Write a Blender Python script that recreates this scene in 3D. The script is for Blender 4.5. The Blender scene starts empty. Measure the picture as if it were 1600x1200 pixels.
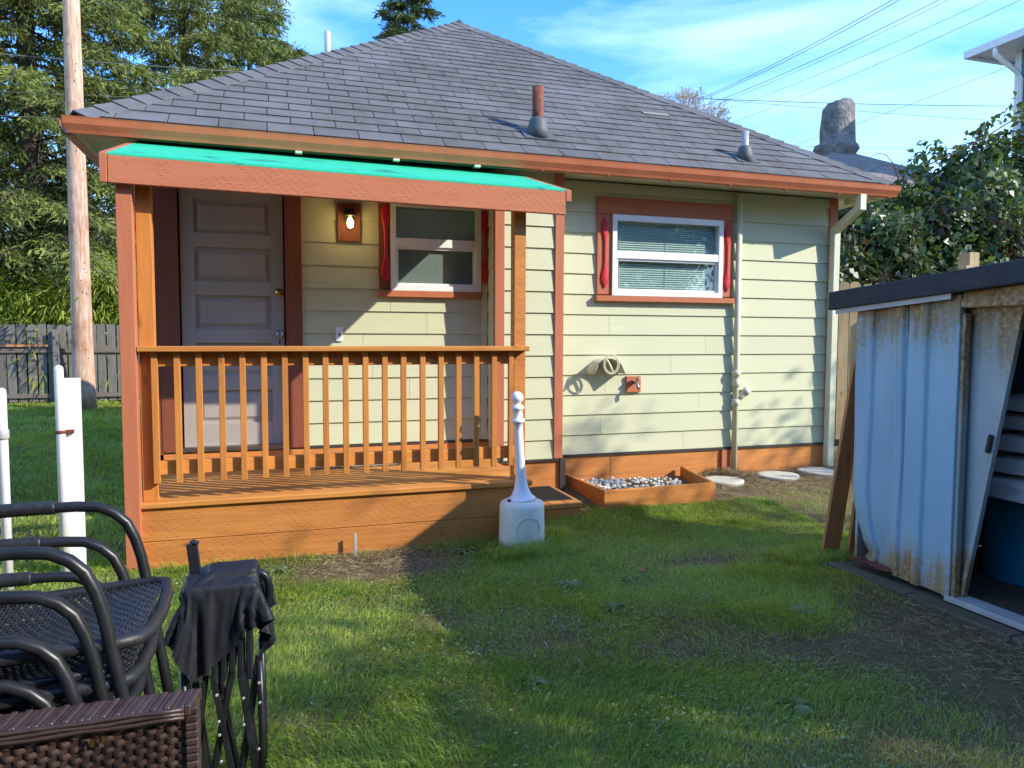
import bpy, bmesh, math, random
import numpy as np
from mathutils import Vector, Matrix
random.seed(7); rng=np.random.default_rng(7)
S=bpy.context.scene; COL=S.collection
# ------------------------------------------------------------------ camera
F_PX=1155.0; CY=-6.4524; CZ=1.2318; YAW,PIT,ROL=.3148,-.0633,.0037
fw=Vector((math.sin(YAW)*math.cos(PIT),math.cos(YAW)*math.cos(PIT),math.sin(PIT)))
rt=Vector((math.cos(YAW),-math.sin(YAW),0)); up=rt.cross(fw)
r2=rt*math.cos(ROL)+up*math.sin(ROL); u2=-rt*math.sin(ROL)+up*math.cos(ROL)
cd=bpy.data.cameras.new('camera'); cam=bpy.data.objects.new('camera',cd); COL.objects.link(cam)
M=Matrix((r2,u2,-fw)).transposed().to_4x4(); M.translation=Vector((0,CY,CZ)); cam.matrix_world=M
cd.sensor_width=36; cd.lens=F_PX/1600*36; cd.clip_start=.05; cd.clip_end=2000
S.camera=cam
# ------------------------------------------------------------------ sun and sky
SUN=Vector((1.45,-1.0,1.03)).normalized()
w=bpy.data.worlds.new('World'); S.world=w; w.use_nodes=True
nt=w.node_tree; nt.nodes.clear()
sky=nt.nodes.new('ShaderNodeTexSky'); sky.sky_type='NISHITA'; sky.sun_disc=False
sky.sun_elevation=math.asin(SUN.z); sky.sun_rotation=math.atan2(SUN.x,SUN.y)
sky.air_density=1.0; sky.dust_density=.15; sky.ozone_density=3.0
tc=nt.nodes.new('ShaderNodeTexCoord'); mp=nt.nodes.new('ShaderNodeMapping'); mp.inputs['Scale'].default_value=(1.3,2.2,6.5); mp.inputs['Rotation'].default_value=(0.25,0.1,.5)
no=nt.nodes.new('ShaderNodeTexNoise'); no.inputs['Scale'].default_value=1.5; no.inputs['Detail'].default_value=9; no.inputs['Roughness'].default_value=.55; no.inputs['Distortion'].default_value=.5
cr=nt.nodes.new('ShaderNodeValToRGB'); cr.color_ramp.elements[0].position=.40; cr.color_ramp.elements[0].color=(0,0,0,1); cr.color_ramp.elements[1].position=.8; cr.color_ramp.elements[1].color=(.72,.72,.72,1)
mx=nt.nodes.new('ShaderNodeMixRGB'); mx.inputs[2].default_value=(2.9,3.9,4.7,1)
bg=nt.nodes.new('ShaderNodeBackground'); bg.inputs[1].default_value=.138
ow=nt.nodes.new('ShaderNodeOutputWorld')
L=nt.links.new
L(tc.outputs['Generated'],mp.inputs[0]); L(mp.outputs[0],no.inputs[0]); L(no.outputs[0],cr.inputs[0]); L(cr.outputs[0],mx.inputs[0]); hs=nt.nodes.new('ShaderNodeHueSaturation'); hs.inputs['Hue'].default_value=.513; hs.inputs['Saturation'].default_value=1.34; L(sky.outputs[0],hs.inputs['Color']); L(hs.outputs[0],mx.inputs[1]); L(mx.outputs[0],bg.inputs[0]); L(bg.outputs[0],ow.inputs[0])
ld=bpy.data.lights.new('sun','SUN'); ld.energy=2.0; ld.angle=math.radians(.53); ld.color=(1,.92,.77)
sun=bpy.data.objects.new('sun',ld); COL.objects.link(sun); sun.location=SUN*40; sun.rotation_euler=SUN.to_track_quat('Z','Y').to_euler()
S.view_settings.view_transform='Standard'; S.view_settings.look='None'; S.view_settings.exposure=1.88; S.view_settings.gamma=1; S.view_settings.use_curve_mapping=False
S.render.engine='CYCLES'

# ------------------------------------------------------------------ materials
def newmat(name):
    m=bpy.data.materials.new(name); m.use_nodes=True; nt=m.node_tree; nt.nodes.clear()
    o=nt.nodes.new('ShaderNodeOutputMaterial'); p=nt.nodes.new('ShaderNodeBsdfPrincipled'); nt.links.new(p.outputs[0],o.inputs[0]); return m,nt,p,o
def nd(nt,t,**k):
    n=nt.nodes.new(t)
    for a,b in k.items(): setattr(n,a,b)
    return n
def mth(nt,op,a,b=None,c=None):
    n=nt.nodes.new('ShaderNodeMath'); n.operation=op
    for i,v in enumerate((a,b,c)):
        if v is None: continue
        if isinstance(v,(int,float)): n.inputs[i].default_value=v
        else: nt.links.new(v,n.inputs[i])
    return n.outputs[0]
def pos(nt,sc=(1,1,1)):
    g=nt.nodes.new('ShaderNodeNewGeometry'); m=nt.nodes.new('ShaderNodeMapping'); m.inputs['Scale'].default_value=sc
    nt.links.new(g.outputs['Position'],m.inputs[0]); return m.outputs[0]
def noise(nt,v,scale,detail=4,rough=.55,dist=0):
    n=nt.nodes.new('ShaderNodeTexNoise'); n.inputs['Scale'].default_value=scale; n.inputs['Detail'].default_value=detail; n.inputs['Roughness'].default_value=rough; n.inputs['Distortion'].default_value=dist
    nt.links.new(v,n.inputs['Vector']); return n.outputs['Fac']
def ramp(nt,f,stops):
    r=nt.nodes.new('ShaderNodeValToRGB'); e=r.color_ramp.elements
    while len(e)<len(stops): e.new(.5)
    for q,(p,c) in zip(e,stops):
        q.position=p; q.color=tuple(c)+(1,) if len(c)==3 else c
    nt.links.new(f,r.inputs[0]); return r.outputs[0]
def mixc(nt,f,a,b,mode='MIX'):
    n=nt.nodes.new('ShaderNodeMixRGB'); n.blend_type=mode
    for i,v in ((0,f),(1,a),(2,b)):
        if isinstance(v,(int,float)): n.inputs[i].default_value=v
        elif isinstance(v,tuple): n.inputs[i].default_value=v+(1,)
        else: nt.links.new(v,n.inputs[i])
    return n.outputs[0]
def bump(nt,p,h,strength=.3,dist=.01):
    b=nt.nodes.new('ShaderNodeBump'); b.inputs['Strength'].default_value=strength; b.inputs['Distance'].default_value=dist
    nt.links.new(h,b.inputs['Height']); nt.links.new(b.outputs[0],p.inputs['Normal'])
def rndval(nt,col,amt):
    oi=nt.nodes.new('ShaderNodeObjectInfo'); h=nt.nodes.new('ShaderNodeHueSaturation')
    v=mth(nt,'MULTIPLY_ADD',oi.outputs['Random'],amt,1-amt/2); nt.links.new(v,h.inputs['Value']); nt.links.new(col,h.inputs['Color']); return h.outputs[0]
def pm(name,c1,c2=None,rough=.7,sc=(1,1,1),ns=6,detail=5,lo=.35,hi=.68,bs=.25,bsc=None,bdist=.004,metal=0,spec=.4,rnd=0,c3=None,s3=2.0,lo3=.55,hi3=.75):
    m,nt,p,o=newmat(name); v=pos(nt,sc)
    c2=c2 or tuple(x*.8 for x in c1)
    n=noise(nt,v,ns,detail,.6); c=ramp(nt,n,[(lo,c1),(hi,c2)])
    if c3:
        k=noise(nt,pos(nt),s3,5,.65); k=ramp(nt,k,[(lo3,(0,0,0)),(hi3,(1,1,1))]); c=mixc(nt,k,c,c3)
    if rnd: c=rndval(nt,c,rnd)
    nt.links.new(c,p.inputs['Base Color']); p.inputs['Roughness'].default_value=rough; p.inputs['Metallic'].default_value=metal
    p.inputs['Specular IOR Level'].default_value=spec
    if bs:
        b=noise(nt,v,bsc or ns*3,4,.6); bump(nt,p,b,bs,bdist)
    return m
def wood(name,c1,c2,axis='x',rough=.65,rnd=.2,knots=True,incise=False,dirty=None):
    m,nt,p,o=newmat(name); a=dict(x=(1.2,14,14),y=(14,1.2,14),z=(14,14,1.2))[axis]
    oi=nt.nodes.new('ShaderNodeObjectInfo'); g=nt.nodes.new('ShaderNodeNewGeometry')
    ad=nd(nt,'ShaderNodeVectorMath',operation='MULTIPLY_ADD'); ad.inputs[1].default_value=(1,1,1)
    sv=nd(nt,'ShaderNodeCombineXYZ'); rr=mth(nt,'MULTIPLY',oi.outputs['Random'],7.3); nt.links.new(rr,sv.inputs[0]); nt.links.new(rr,sv.inputs[1]); nt.links.new(rr,sv.inputs[2])
    nt.links.new(g.outputs['Position'],ad.inputs[0]); nt.links.new(sv.outputs[0],ad.inputs[2])
    mp=nt.nodes.new('ShaderNodeMapping'); mp.inputs['Scale'].default_value=a; nt.links.new(ad.outputs[0],mp.inputs[0])
    n=noise(nt,mp.outputs[0],2.2,7,.62,.6); c=ramp(nt,n,[(.3,c1),(.5,tuple((x+y)/2 for x,y in zip(c1,c2))),(.7,c2)])
    if knots:
        vo=nt.nodes.new('ShaderNodeTexVoronoi'); vo.inputs['Scale'].default_value=1.0
        mk=nt.nodes.new('ShaderNodeMapping'); mk.inputs['Scale'].default_value=tuple(5.5 if q>5 else 2.6 for q in a); nt.links.new(ad.outputs[0],mk.inputs[0]); nt.links.new(mk.outputs[0],vo.inputs['Vector'])
        k=ramp(nt,vo.outputs['Distance'],[(.05,(1,1,1)),(.13,(0,0,0))]); c=mixc(nt,mth(nt,'MULTIPLY',k,.65),c,tuple(x*.3 for x in c1))
    if dirty:
        k=noise(nt,pos(nt),1.6,5,.6); k=ramp(nt,k,[(.5,(0,0,0)),(.72,(.7,.7,.7))]); c=mixc(nt,k,c,dirty)
    h=n
    if incise:
        s=nt.nodes.new('ShaderNodeSeparateXYZ'); nt.links.new(g.outputs['Position'],s.inputs[0])
        zz=mth(nt,'ADD',s.outputs[2],mth(nt,'MULTIPLY',s.outputs[0],0.011))
        zr=mth(nt,'DIVIDE',zz,.019); row=mth(nt,'FLOOR',zr); fz=mth(nt,'FRACT',zr)
        xj=mth(nt,'MULTIPLY_ADD',noise(nt,pos(nt),9,2),.6,mth(nt,'MULTIPLY',row,.37))
        fx=mth(nt,'FRACT',mth(nt,'ADD',mth(nt,'DIVIDE',s.outputs[0],.062),xj))
        d=mth(nt,'MULTIPLY',mth(nt,'LESS_THAN',fz,.3),mth(nt,'LESS_THAN',fx,mth(nt,'MULTIPLY_ADD',noise(nt,pos(nt),23,2),.5,.1)))
        d=mth(nt,'MULTIPLY',d,mth(nt,'GREATER_THAN',noise(nt,pos(nt),6,4),.47))
        c=mixc(nt,mth(nt,'MULTIPLY',d,.42),c,tuple(x*.3 for x in c1)); h=mth(nt,'SUBTRACT',n,d)
    if rnd: c=rndval(nt,c,rnd)
    nt.links.new(c,p.inputs['Base Color']); p.inputs['Roughness'].default_value=rough; p.inputs['Specular IOR Level'].default_value=.3
    bump(nt,p,h,.35,.004); return m
def leafmat(name,trans=.35,rough=.55,spec=.3):
    m,nt,p,o=newmat(name); at=nt.nodes.new('ShaderNodeAttribute'); at.attribute_name='Col'
    nt.links.new(at.outputs['Color'],p.inputs['Base Color']); p.inputs['Roughness'].default_value=rough; p.inputs['Specular IOR Level'].default_value=spec
    t=nt.nodes.new('ShaderNodeBsdfTranslucent'); nt.links.new(mixc(nt,1.0,at.outputs['Color'],(1.25,1.2,.6),'MULTIPLY'),t.inputs[0])
    mx=nt.nodes.new('ShaderNodeMixShader'); mx.inputs[0].default_value=trans
    nt.links.new(p.outputs[0],mx.inputs[1]); nt.links.new(t.outputs[0],mx.inputs[2]); nt.links.new(mx.outputs[0],o.inputs[0]); return m
def glassmat(name,tint=(.88,.94,.93)):
    m=bpy.data.materials.new(name); m.use_nodes=True; nt=m.node_tree; nt.nodes.clear()
    o=nt.nodes.new('ShaderNodeOutputMaterial'); t=nt.nodes.new('ShaderNodeBsdfTransparent'); t.inputs[0].default_value=tint+(1,)
    g=nt.nodes.new('ShaderNodeBsdfGlossy'); g.inputs['Roughness'].default_value=.02; fr=nt.nodes.new('ShaderNodeLayerWeight'); fr.inputs[0].default_value=.5
    b=nt.nodes.new('ShaderNodeBump'); b.inputs['Strength'].default_value=.05; nt.links.new(noise(nt,pos(nt),2.2,2),b.inputs['Height']); nt.links.new(b.outputs[0],g.inputs['Normal'])
    mx=nt.nodes.new('ShaderNodeMixShader'); nt.links.new(mth(nt,'MULTIPLY_ADD',mth(nt,'POWER',fr.outputs['Facing'],4.0),.9,.055),mx.inputs[0]); nt.links.new(t.outputs[0],mx.inputs[1]); nt.links.new(g.outputs[0],mx.inputs[2]); nt.links.new(mx.outputs[0],o.inputs[0]); return m

MT={}
MT['siding']=pm('siding paint',(.535,.545,.362),(.50,.51,.33),.62,(1.5,30,40),2.0,bs=.25,bsc=4,bdist=.003,rnd=.05,c3=(.50,.50,.34),s3=1.3,lo3=.55,hi3=.85)
MT['cream']=pm('cream paint',(.60,.60,.45),(.54,.54,.38),.5,bs=.08,c3=(.42,.41,.31),s3=5,lo3=.6,hi3=.8)
MT['rust']=wood('terracotta trim paint',(.46,.155,.075),(.40,.125,.058),'z',.6,.08,False)
MT['rustx']=wood('terracotta trim paint level',(.46,.155,.075),(.40,.125,.058),'x',.6,.08,False)
MT['rustinc']=wood('terracotta incised timber',(.49,.17,.082),(.42,.135,.062),'x',.65,.06,False,True)
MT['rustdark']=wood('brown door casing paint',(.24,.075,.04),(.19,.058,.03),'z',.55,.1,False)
MT['cedarx']=wood('stained deck timber lengthwise',(.58,.25,.055),(.43,.16,.035),'x',.6,.22)
MT['cedary']=wood('stained deck timber crosswise',(.50,.225,.06),(.37,.15,.04),'y',.6,.25)
MT['cedarz']=wood('stained upright timber',(.56,.225,.048),(.41,.15,.032),'z',.6,.18)
MT['cedarinc']=wood('stained incised timber',(.54,.215,.05),(.39,.14,.034),'x',.65,.15,True,True)
MT['ply']=wood('stained skirt plywood',(.58,.23,.062),(.44,.16,.042),'x',.7,.12,False)
MT['gutter']=pm('copper brown gutter paint',(.47,.155,.07),(.40,.125,.058),.32,ns=4,bs=0,spec=.5,c3=(.33,.12,.07),s3=6,lo3=.6,hi3=.8)
MT['shingle']=pm('asphalt shingle granules',(.122,.119,.117),(.09,.088,.087),.9,ns=9,bs=.6,bsc=160,bdist=.004,spec=.25,rnd=.2,c3=(.15,.155,.165),s3=1.1,lo3=.45,hi3=.75)
MT['shinglepale']=pm('bare shingle backing',(.26,.25,.21),(.20,.19,.16),.9,ns=12)
MT['white']=pm('white vinyl',(.80,.80,.80),(.74,.74,.75),.35,bs=.03,rnd=0)
MT['door']=pm('door paint grey white',(.38,.335,.30),(.34,.30,.265),.5,ns=3,bs=.08,c3=(.30,.265,.235),s3=3,lo3=.62,hi3=.85)
MT['brass']=pm('aged brass',(.55,.36,.12),(.4,.26,.1),.3,metal=1,bs=0)
MT['steel']=pm('dull steel',(.42,.42,.42),(.3,.3,.3),.38,metal=1,bs=.05)
MT['blackmetal']=pm('black lamp metal',(.02,.02,.02),(.03,.028,.026),.45,bs=.05)
MT['flash']=pm('dark metal flashing',(.035,.03,.03),(.05,.045,.04),.5,bs=0)
MT['glass']=glassmat('window glass')
MT['blind']=pm('blind slat paint',(.52,.585,.555),(.47,.53,.50),.6,bs=0)
MT['shade']=pm('pale blue roller shade',(.50,.62,.66),(.44,.56,.6),.8,bs=.1)
MT['screen']=pm('insect screen mesh',(.30,.31,.30),(.26,.27,.26),.8,ns=60,bs=0)
MT['room']=pm('dim interior wall',(.14,.14,.12),(.10,.10,.085),.9,bs=0)
MT['green']=pm('green sheathing panel',(.02,.52,.29),(.012,.42,.23),.65,(1.2,16,16),3.0,lo=.3,hi=.62,bs=.3,c3=(.01,.24,.16),s3=3.5,lo3=.57,hi3=.64)
MT['red']=pm('glossy red paint',(.50,.018,.03),(.42,.012,.022),.42,ns=14,bs=.5,bsc=30,bdist=.008,spec=.4,c3=(.30,.05,.04),s3=18,lo3=.62,hi3=.72)
MT['rustpipe']=pm('rusted iron pipe',(.20,.055,.03),(.12,.035,.022),.8,ns=14,bs=.5,c3=(.26,.13,.08),s3=22)
MT['boot']=pm('grey rubber boot',(.10,.11,.115),(.08,.088,.09),.6,bs=.1)
MT['galv']=pm('galvanised grey pipe',(.42,.42,.42),(.34,.34,.34),.45,bs=.1)
MT['rubber']=pm('black rubber mat',(.022,.023,.024),(.03,.03,.03),.8,ns=40,bs=.4)
MT['greymat']=pm('woven grey mat',(.34,.33,.31),(.16,.155,.145),.9,(60,60,60),1.5,bs=.5)
MT['plastic']=pm('white plastic',(.78,.77,.80),(.70,.69,.73),.35,ns=5,bs=.02,c3=(.58,.57,.58),s3=7,lo3=.6,hi3=.85)
MT['basewhite']=pm('weathered white plastic base',(.72,.70,.60),(.63,.61,.51),.55,ns=5,bs=.2,c3=(.24,.23,.18),s3=6.5,lo3=.62,hi3=.74)
MT['concrete']=pm('concrete paver',(.50,.47,.39),(.36,.34,.28),.9,ns=9,bs=.5,bsc=50,rnd=.1)
MT['pebble']=pm('white pebble',(.72,.69,.62),(.50,.47,.42),.7,ns=22,bs=.2,rnd=.2)
MT['weathered']=wood('weathered grey fence board',(.20,.185,.165),(.11,.10,.088),'z',.9,.4,True)
MT['weatheredx']=wood('weathered grey fence rail',(.20,.17,.14),(.12,.10,.085),'x',.9,.3,True)
MT['newfence']=wood('tan cedar fence board',(.46,.36,.21),(.30,.23,.13),'z',.85,.35,True,dirty=(.2,.16,.1))
MT['polewood']=wood('utility pole timber',(.58,.47,.37),(.34,.14,.065),'z',.85,0,True,dirty=(.22,.08,.04))
MT['timber']=wood('mossy base timber',(.14,.12,.085),(.085,.075,.05),'y',.95,.2,False,dirty=(.07,.09,.03))
MT['plank']=wood('stained loose plank',(.52,.23,.09),(.36,.14,.055),'z',.65,.25)
MT['floorplank']=wood('dark shed floorboard',(.10,.07,.05),(.06,.045,.035),'x',.85,.3,False)
MT['black']=pm('black powder coat',(.011,.012,.014),(.018,.019,.022),.36,ns=20,bs=.1,spec=.38)
MT['wire']=pm('cable sheath',(.07,.09,.09),(.09,.10,.10),.6,bs=0)
MT['fabric']=pm('black wagon canvas',(.010,.011,.016),(.018,.019,.026),.55,spec=.25,ns=8,bs=.5,bsc=120,bdist=.002,c3=(.07,.07,.066),s3=7,lo3=.64,hi3=.8)
MT['rivet']=pm('bright rivet',(.75,.75,.75),(.6,.6,.6),.3,metal=.6,bs=0)
MT['wicker']=pm('dark brown resin strip',(.055,.032,.026),(.03,.018,.015),.42,(30,30,30),1.2,bs=.3,spec=.5,rnd=.5)
MT['wickerblack']=pm('black resin strand',(.014,.015,.017),(.026,.027,.03),.42,(60,60,60),1.0,bs=.3,spec=.4)
MT['tarp']=pm('dusty white vinyl',(.66,.66,.66),(.52,.52,.53),.5,ns=3,bs=.3,bsc=9,bdist=.02,c3=(.32,.30,.26),s3=8,lo3=.62,hi3=.8)
MT['barrel']=pm('blue plastic tub',(.02,.26,.42),(.015,.2,.34),.35,bs=.02)
MT['tarpaper']=pm('black roofing felt',(.030,.033,.038),(.045,.048,.055),.85,ns=14,bs=.6,bsc=120)
MT['soil']=None
MT['stonechim']=pm('rough grey mortar chimney',(.22,.21,.20),(.11,.105,.10),.95,ns=5,detail=8,bs=1.0,bsc=9,bdist=.08,c3=(.32,.30,.28),s3=3)
MT['oldroof']=pm('weathered brown shingle',(.23,.20,.18),(.14,.12,.105),.95,(1,1,6),3,bs=.7,bsc=14,bdist=.02,c3=(.24,.20,.17),s3=1.5,rnd=.3)
MT['bluehouse']=pm('blue house siding',(.12,.27,.40),(.10,.23,.35),.6,ns=2,bs=.05,rnd=.1)
MT['bark']=pm('spruce bark',(.10,.075,.06),(.05,.038,.03),.95,(4,4,1),5,bs=.8,bdist=.03)
MT['twig']=pm('grey bare twig',(.42,.37,.34),(.32,.27,.25),.9,bs=0)
MT['dark']=pm('bramble stem',(.06,.045,.03),(.10,.07,.045),.9,bs=0)
MT['straw']=leafmat('dry straw',.15,.8,.1)
MT['grass']=leafmat('grass blade',.42,.5,.2)
MT['leaf']=leafmat('broad leaf',.3,.42,.45)
MT['needle']=leafmat('conifer foliage',.22,.7,.12)
MT['bamboo']=leafmat('bamboo leaf',.38,.5,.3)
def lamp_glass():
    m,nt,p,o=newmat('lit lamp glass'); p.inputs['Base Color'].default_value=(.9,.7,.4,1); p.inputs['Emission Color'].default_value=(1,.62,.22,1); p.inputs['Emission Strength'].default_value=3.0; return m
MT['lampglass']=lamp_glass()
def rustblue(name,zt=1.45,zb=-.15,base=((.27,.42,.54),(.33,.48,.59)),amt=0.0):
    m,nt,p,o=newmat(name); v=pos(nt,(1,1,.55)); g=nt.nodes.new('ShaderNodeNewGeometry'); s=nt.nodes.new('ShaderNodeSeparateXYZ'); nt.links.new(g.outputs['Position'],s.inputs[0])
    c=ramp(nt,noise(nt,pos(nt,(3,3,.8)),2.5,5),[(.35,base[0]),(.7,base[1])])
    n1=noise(nt,v,3.2,7,.7,.4); n2=noise(nt,pos(nt),38,5,.7); streak=noise(nt,pos(nt,(12,12,.35)),1.6,5,.6)
    top=nd(nt,'ShaderNodeMapRange'); top.inputs[1].default_value=zt-.55; top.inputs[2].default_value=zt; top.inputs[3].default_value=0; top.inputs[4].default_value=.36; nt.links.new(s.outputs[2],top.inputs[0])
    bot=nd(nt,'ShaderNodeMapRange'); bot.inputs[1].default_value=zb+.35; bot.inputs[2].default_value=zb; bot.inputs[3].default_value=0; bot.inputs[4].default_value=.36; nt.links.new(s.outputs[2],bot.inputs[0])
    tot=mth(nt,'ADD',mth(nt,'ADD',top.outputs[0],bot.outputs[0]),mth(nt,'ADD',mth(nt,'MULTIPLY',n1,.55),mth(nt,'MULTIPLY',streak,.42)))
    tot=mth(nt,'ADD',tot,mth(nt,'MULTIPLY_ADD',n2,.5,-.25+amt))
    k=ramp(nt,tot,[(.70,(0,0,0)),(.82,(1,1,1))]); rc=ramp(nt,n2,[(.3,(.15,.065,.03)),(.48,(.29,.17,.075)),(.66,(.44,.36,.22))])
    k2=ramp(nt,tot,[(.60,(0,0,0)),(.78,(.75,.75,.75))]); c=mixc(nt,k2,c,(.34,.36,.30)); c=mixc(nt,k,c,rc)
    nt.links.new(c,p.inputs['Base Color']); p.inputs['Roughness'].default_value=.6; p.inputs['Specular IOR Level'].default_value=.3
    bump(nt,p,mth(nt,'ADD',mth(nt,'MULTIPLY',k,.4),mth(nt,'MULTIPLY',n1,.8)),.4,.02); return m
MT['blue']=rustblue('rusted pale blue sheet metal'); MT['bluedoor']=rustblue('rusted grey blue door metal',1.5,-.15,((.32,.36,.39),(.40,.43,.45)),.13); MT['rusty']=rustblue('heavily rusted metal',1.2,-.1,((.30,.32,.26),(.24,.30,.32)),.1)

# ------------------------------------------------------------------ mesh helpers
def tag(o,label=None,cat=None,group=None,kind=None):
    if label: o['label']=label
    if cat: o['category']=cat
    if group: o['group']=group
    if kind: o['kind']=kind
    return o
def link(name,me,mat,parent=None):
    o=bpy.data.objects.new(name,me); COL.objects.link(o)
    if mat is not None:
        if not me.materials: me.materials.append(MT[mat] if isinstance(mat,str) else mat)
    if parent is not None: o.parent=parent
    return o
def empty(name,loc=(0,0,0),rz=0,parent=None):
    o=bpy.data.objects.new(name,None); COL.objects.link(o); o.location=loc; o.rotation_euler=(0,0,rz); o.empty_display_size=.1
    if parent is not None: o.parent=parent
    return o
V=Vector
class MB:
    def __init__(s): s.v=[]; s.f=[]; s.smooth=[]
    def add(s,vs,fs,sm=False):
        b=len(s.v); s.v+= [tuple(q) for q in vs]; s.f+=[[b+i for i in f] for f in fs]; s.smooth+=[sm]*len(fs); return s
    def box(s,x0,x1,y0,y1,z0,z1):
        return s.add([(x0,y0,z0),(x1,y0,z0),(x1,y1,z0),(x0,y1,z0),(x0,y0,z1),(x1,y0,z1),(x1,y1,z1),(x0,y1,z1)],[(0,3,2,1),(4,5,6,7),(0,1,5,4),(1,2,6,5),(2,3,7,6),(3,0,4,7)])
    def hexa(s,b,t):
        return s.add(list(b)+list(t),[(0,3,2,1),(4,5,6,7),(0,1,5,4),(1,2,6,5),(2,3,7,6),(3,0,4,7)])
    def bar(s,a,b,w,h,upv=(0,0,1)):
        a=V(a);b=V(b);d=(b-a).normalized();u=V(upv); sd=d.cross(u)
        if sd.length<1e-4: sd=d.cross(V((1,0,0)))
        sd.normalize(); n=sd.cross(d)
        q=lambda p:[p-sd*w/2-n*h/2,p+sd*w/2-n*h/2,p+sd*w/2+n*h/2,p-sd*w/2+n*h/2]
        A=q(a);B=q(b)
        return s.add(A+B,[(0,1,2,3),(7,6,5,4),(0,4,5,1),(1,5,6,2),(2,6,7,3),(3,7,4,0)])
    def tube(s,path,r,n=10,cap=True,sm=True):
        P=[V(p) for p in path]; R=r if isinstance(r,(list,tuple)) else [r]*len(P)
        vs=[]; fs=[]; t=(P[1]-P[0]).normalized(); u=t.cross(V((0,0,1)))
        if u.length<.01: u=t.cross(V((1,0,0)))
        u.normalize()
        for i,p in enumerate(P):
            a=P[max(i-1,0)]; b=P[min(i+1,len(P)-1)]; t=(b-a).normalized(); u=(u-t*u.dot(t)).normalized(); k=t.cross(u)
            for j in range(n):
                q=2*math.pi*j/n; vs.append(p+(u*math.cos(q)+k*math.sin(q))*R[i])
        for i in range(len(P)-1):
            for j in range(n): fs.append((i*n+j,i*n+(j+1)%n,(i+1)*n+(j+1)%n,(i+1)*n+j))
        s.add(vs,fs,sm)
        if cap:
            b=len(s.v)-len(vs); s.f.append([b+j for j in range(n)][::-1]); s.f.append([b+(len(P)-1)*n+j for j in range(n)]); s.smooth+=[False,False]
        return s
    def lathe(s,prof,c=(0,0,0),n=24,sm=True):
        c=V(c); vs=[]; fs=[]
        for (r,z) in prof:
            for j in range(n):
                q=2*math.pi*j/n; vs.append(c+V((r*math.cos(q),r*math.sin(q),z)))
        for i in range(len(prof)-1):
            for j in range(n): fs.append((i*n+j,i*n+(j+1)%n,(i+1)*n+(j+1)%n,(i+1)*n+j))
        s.add(vs,fs,sm); b=len(s.v)-len(vs); s.f.append([b+j for j in range(n)][::-1]); s.f.append([b+(len(prof)-1)*n+j for j in range(n)]); s.smooth+=[False,False]
        return s
    def extrude(s,prof,f0,f1,closed=True,sm=False):   # prof list of 2D; f0,f1 map 2D->3D
        n=len(prof); A=[f0(*p) for p in prof]; B=[f1(*p) for p in prof]
        fs=[(i,(i+1)%n,n+(i+1)%n,n+i) for i in range(n if closed else n-1)]
        s.add(A+B,fs,sm); return s
    def build(s,name,mat,parent=None,bevel=0,loc=None):
        me=bpy.data.meshes.new(name); me.from_pydata(s.v,[],s.f); me.update()
        if any(s.smooth): me.polygons.foreach_set('use_smooth',s.smooth)
        bm=bmesh.new(); bm.from_mesh(me); bmesh.ops.recalc_face_normals(bm,faces=bm.faces)
        if bevel: bmesh.ops.bevel(bm,geom=list(bm.edges),offset=bevel,segments=1,affect='EDGES',profile=.5,clamp_overlap=True)
        bm.to_mesh(me); bm.free()
        return link(name,me,mat,parent)
def box(name,mat,parent,x0,x1,y0,y1,z0,z1,bevel=0): return MB().box(x0,x1,y0,y1,z0,z1).build(name,mat,parent,bevel)
def npmesh(name,Vv,F,mat,parent=None,col=None,smooth=False):
    me=bpy.data.meshes.new(name); Vv=np.asarray(Vv,np.float32); F=np.asarray(F,np.int32); n,k=F.shape
    me.vertices.add(len(Vv)); me.vertices.foreach_set('co',Vv.ravel()); me.loops.add(n*k); me.loops.foreach_set('vertex_index',F.ravel())
    me.polygons.add(n); me.polygons.foreach_set('loop_start',np.arange(0,n*k,k,dtype=np.int32)); me.polygons.foreach_set('loop_total',np.full(n,k,np.int32))
    if smooth: me.polygons.foreach_set('use_smooth',np.ones(n,bool))
    me.update(calc_edges=True)
    if col is not None:
        a=me.color_attributes.new('Col','FLOAT_COLOR','POINT'); c=np.ones((len(Vv),4),np.float32); c[:,:3]=col; a.data.foreach_set('color',c.ravel())
    return link(name,me,mat,parent)
def nrm(a): return a/np.maximum(np.linalg.norm(a,axis=1,keepdims=True),1e-9)
def leaf_arrays(P,D,Ln,W,droop=.0,fold=.0,upb=None):
    n=len(P); D=nrm(D); R=rng.normal(size=(n,3))
    if upb is not None: R=upb+R*.45
    sd=nrm(np.cross(D,R)); nn=np.cross(sd,D)
    Ln=np.broadcast_to(Ln,(n,))[:,None]; W=np.broadcast_to(W,(n,))[:,None]
    mid=P+D*Ln*.45; tip=P+D*Ln; tip=tip-np.array([0,0,1.])*Ln*droop
    m1=mid+sd*W*.5+nn*W*fold; m2=mid-sd*W*.5+nn*W*fold
    Vv=np.stack([P,m1,tip,m2],1).reshape(-1,3); F=np.arange(4*n).reshape(n,4); return Vv,F
def vnoise(x,y,s,seed=0):
    r=np.random.default_rng(seed); g=r.random((64,64)); x=np.asarray(x)*s; y=np.asarray(y)*s
    i=np.floor(x).astype(int); j=np.floor(y).astype(int); fx=x-i; fy=y-j; fx=fx*fx*(3-2*fx); fy=fy*fy*(3-2*fy)
    G=lambda a,b:g[a%64,b%64]
    return (G(i,j)*(1-fx)+G(i+1,j)*fx)*(1-fy)+(G(i,j+1)*(1-fx)+G(i+1,j+1)*fx)*fy
def fbm(x,y,s,seed=0): return (vnoise(x,y,s,seed)+.5*vnoise(x,y,s*2.1,seed+1)+.25*vnoise(x,y,s*4.3,seed+2))/1.75
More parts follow.
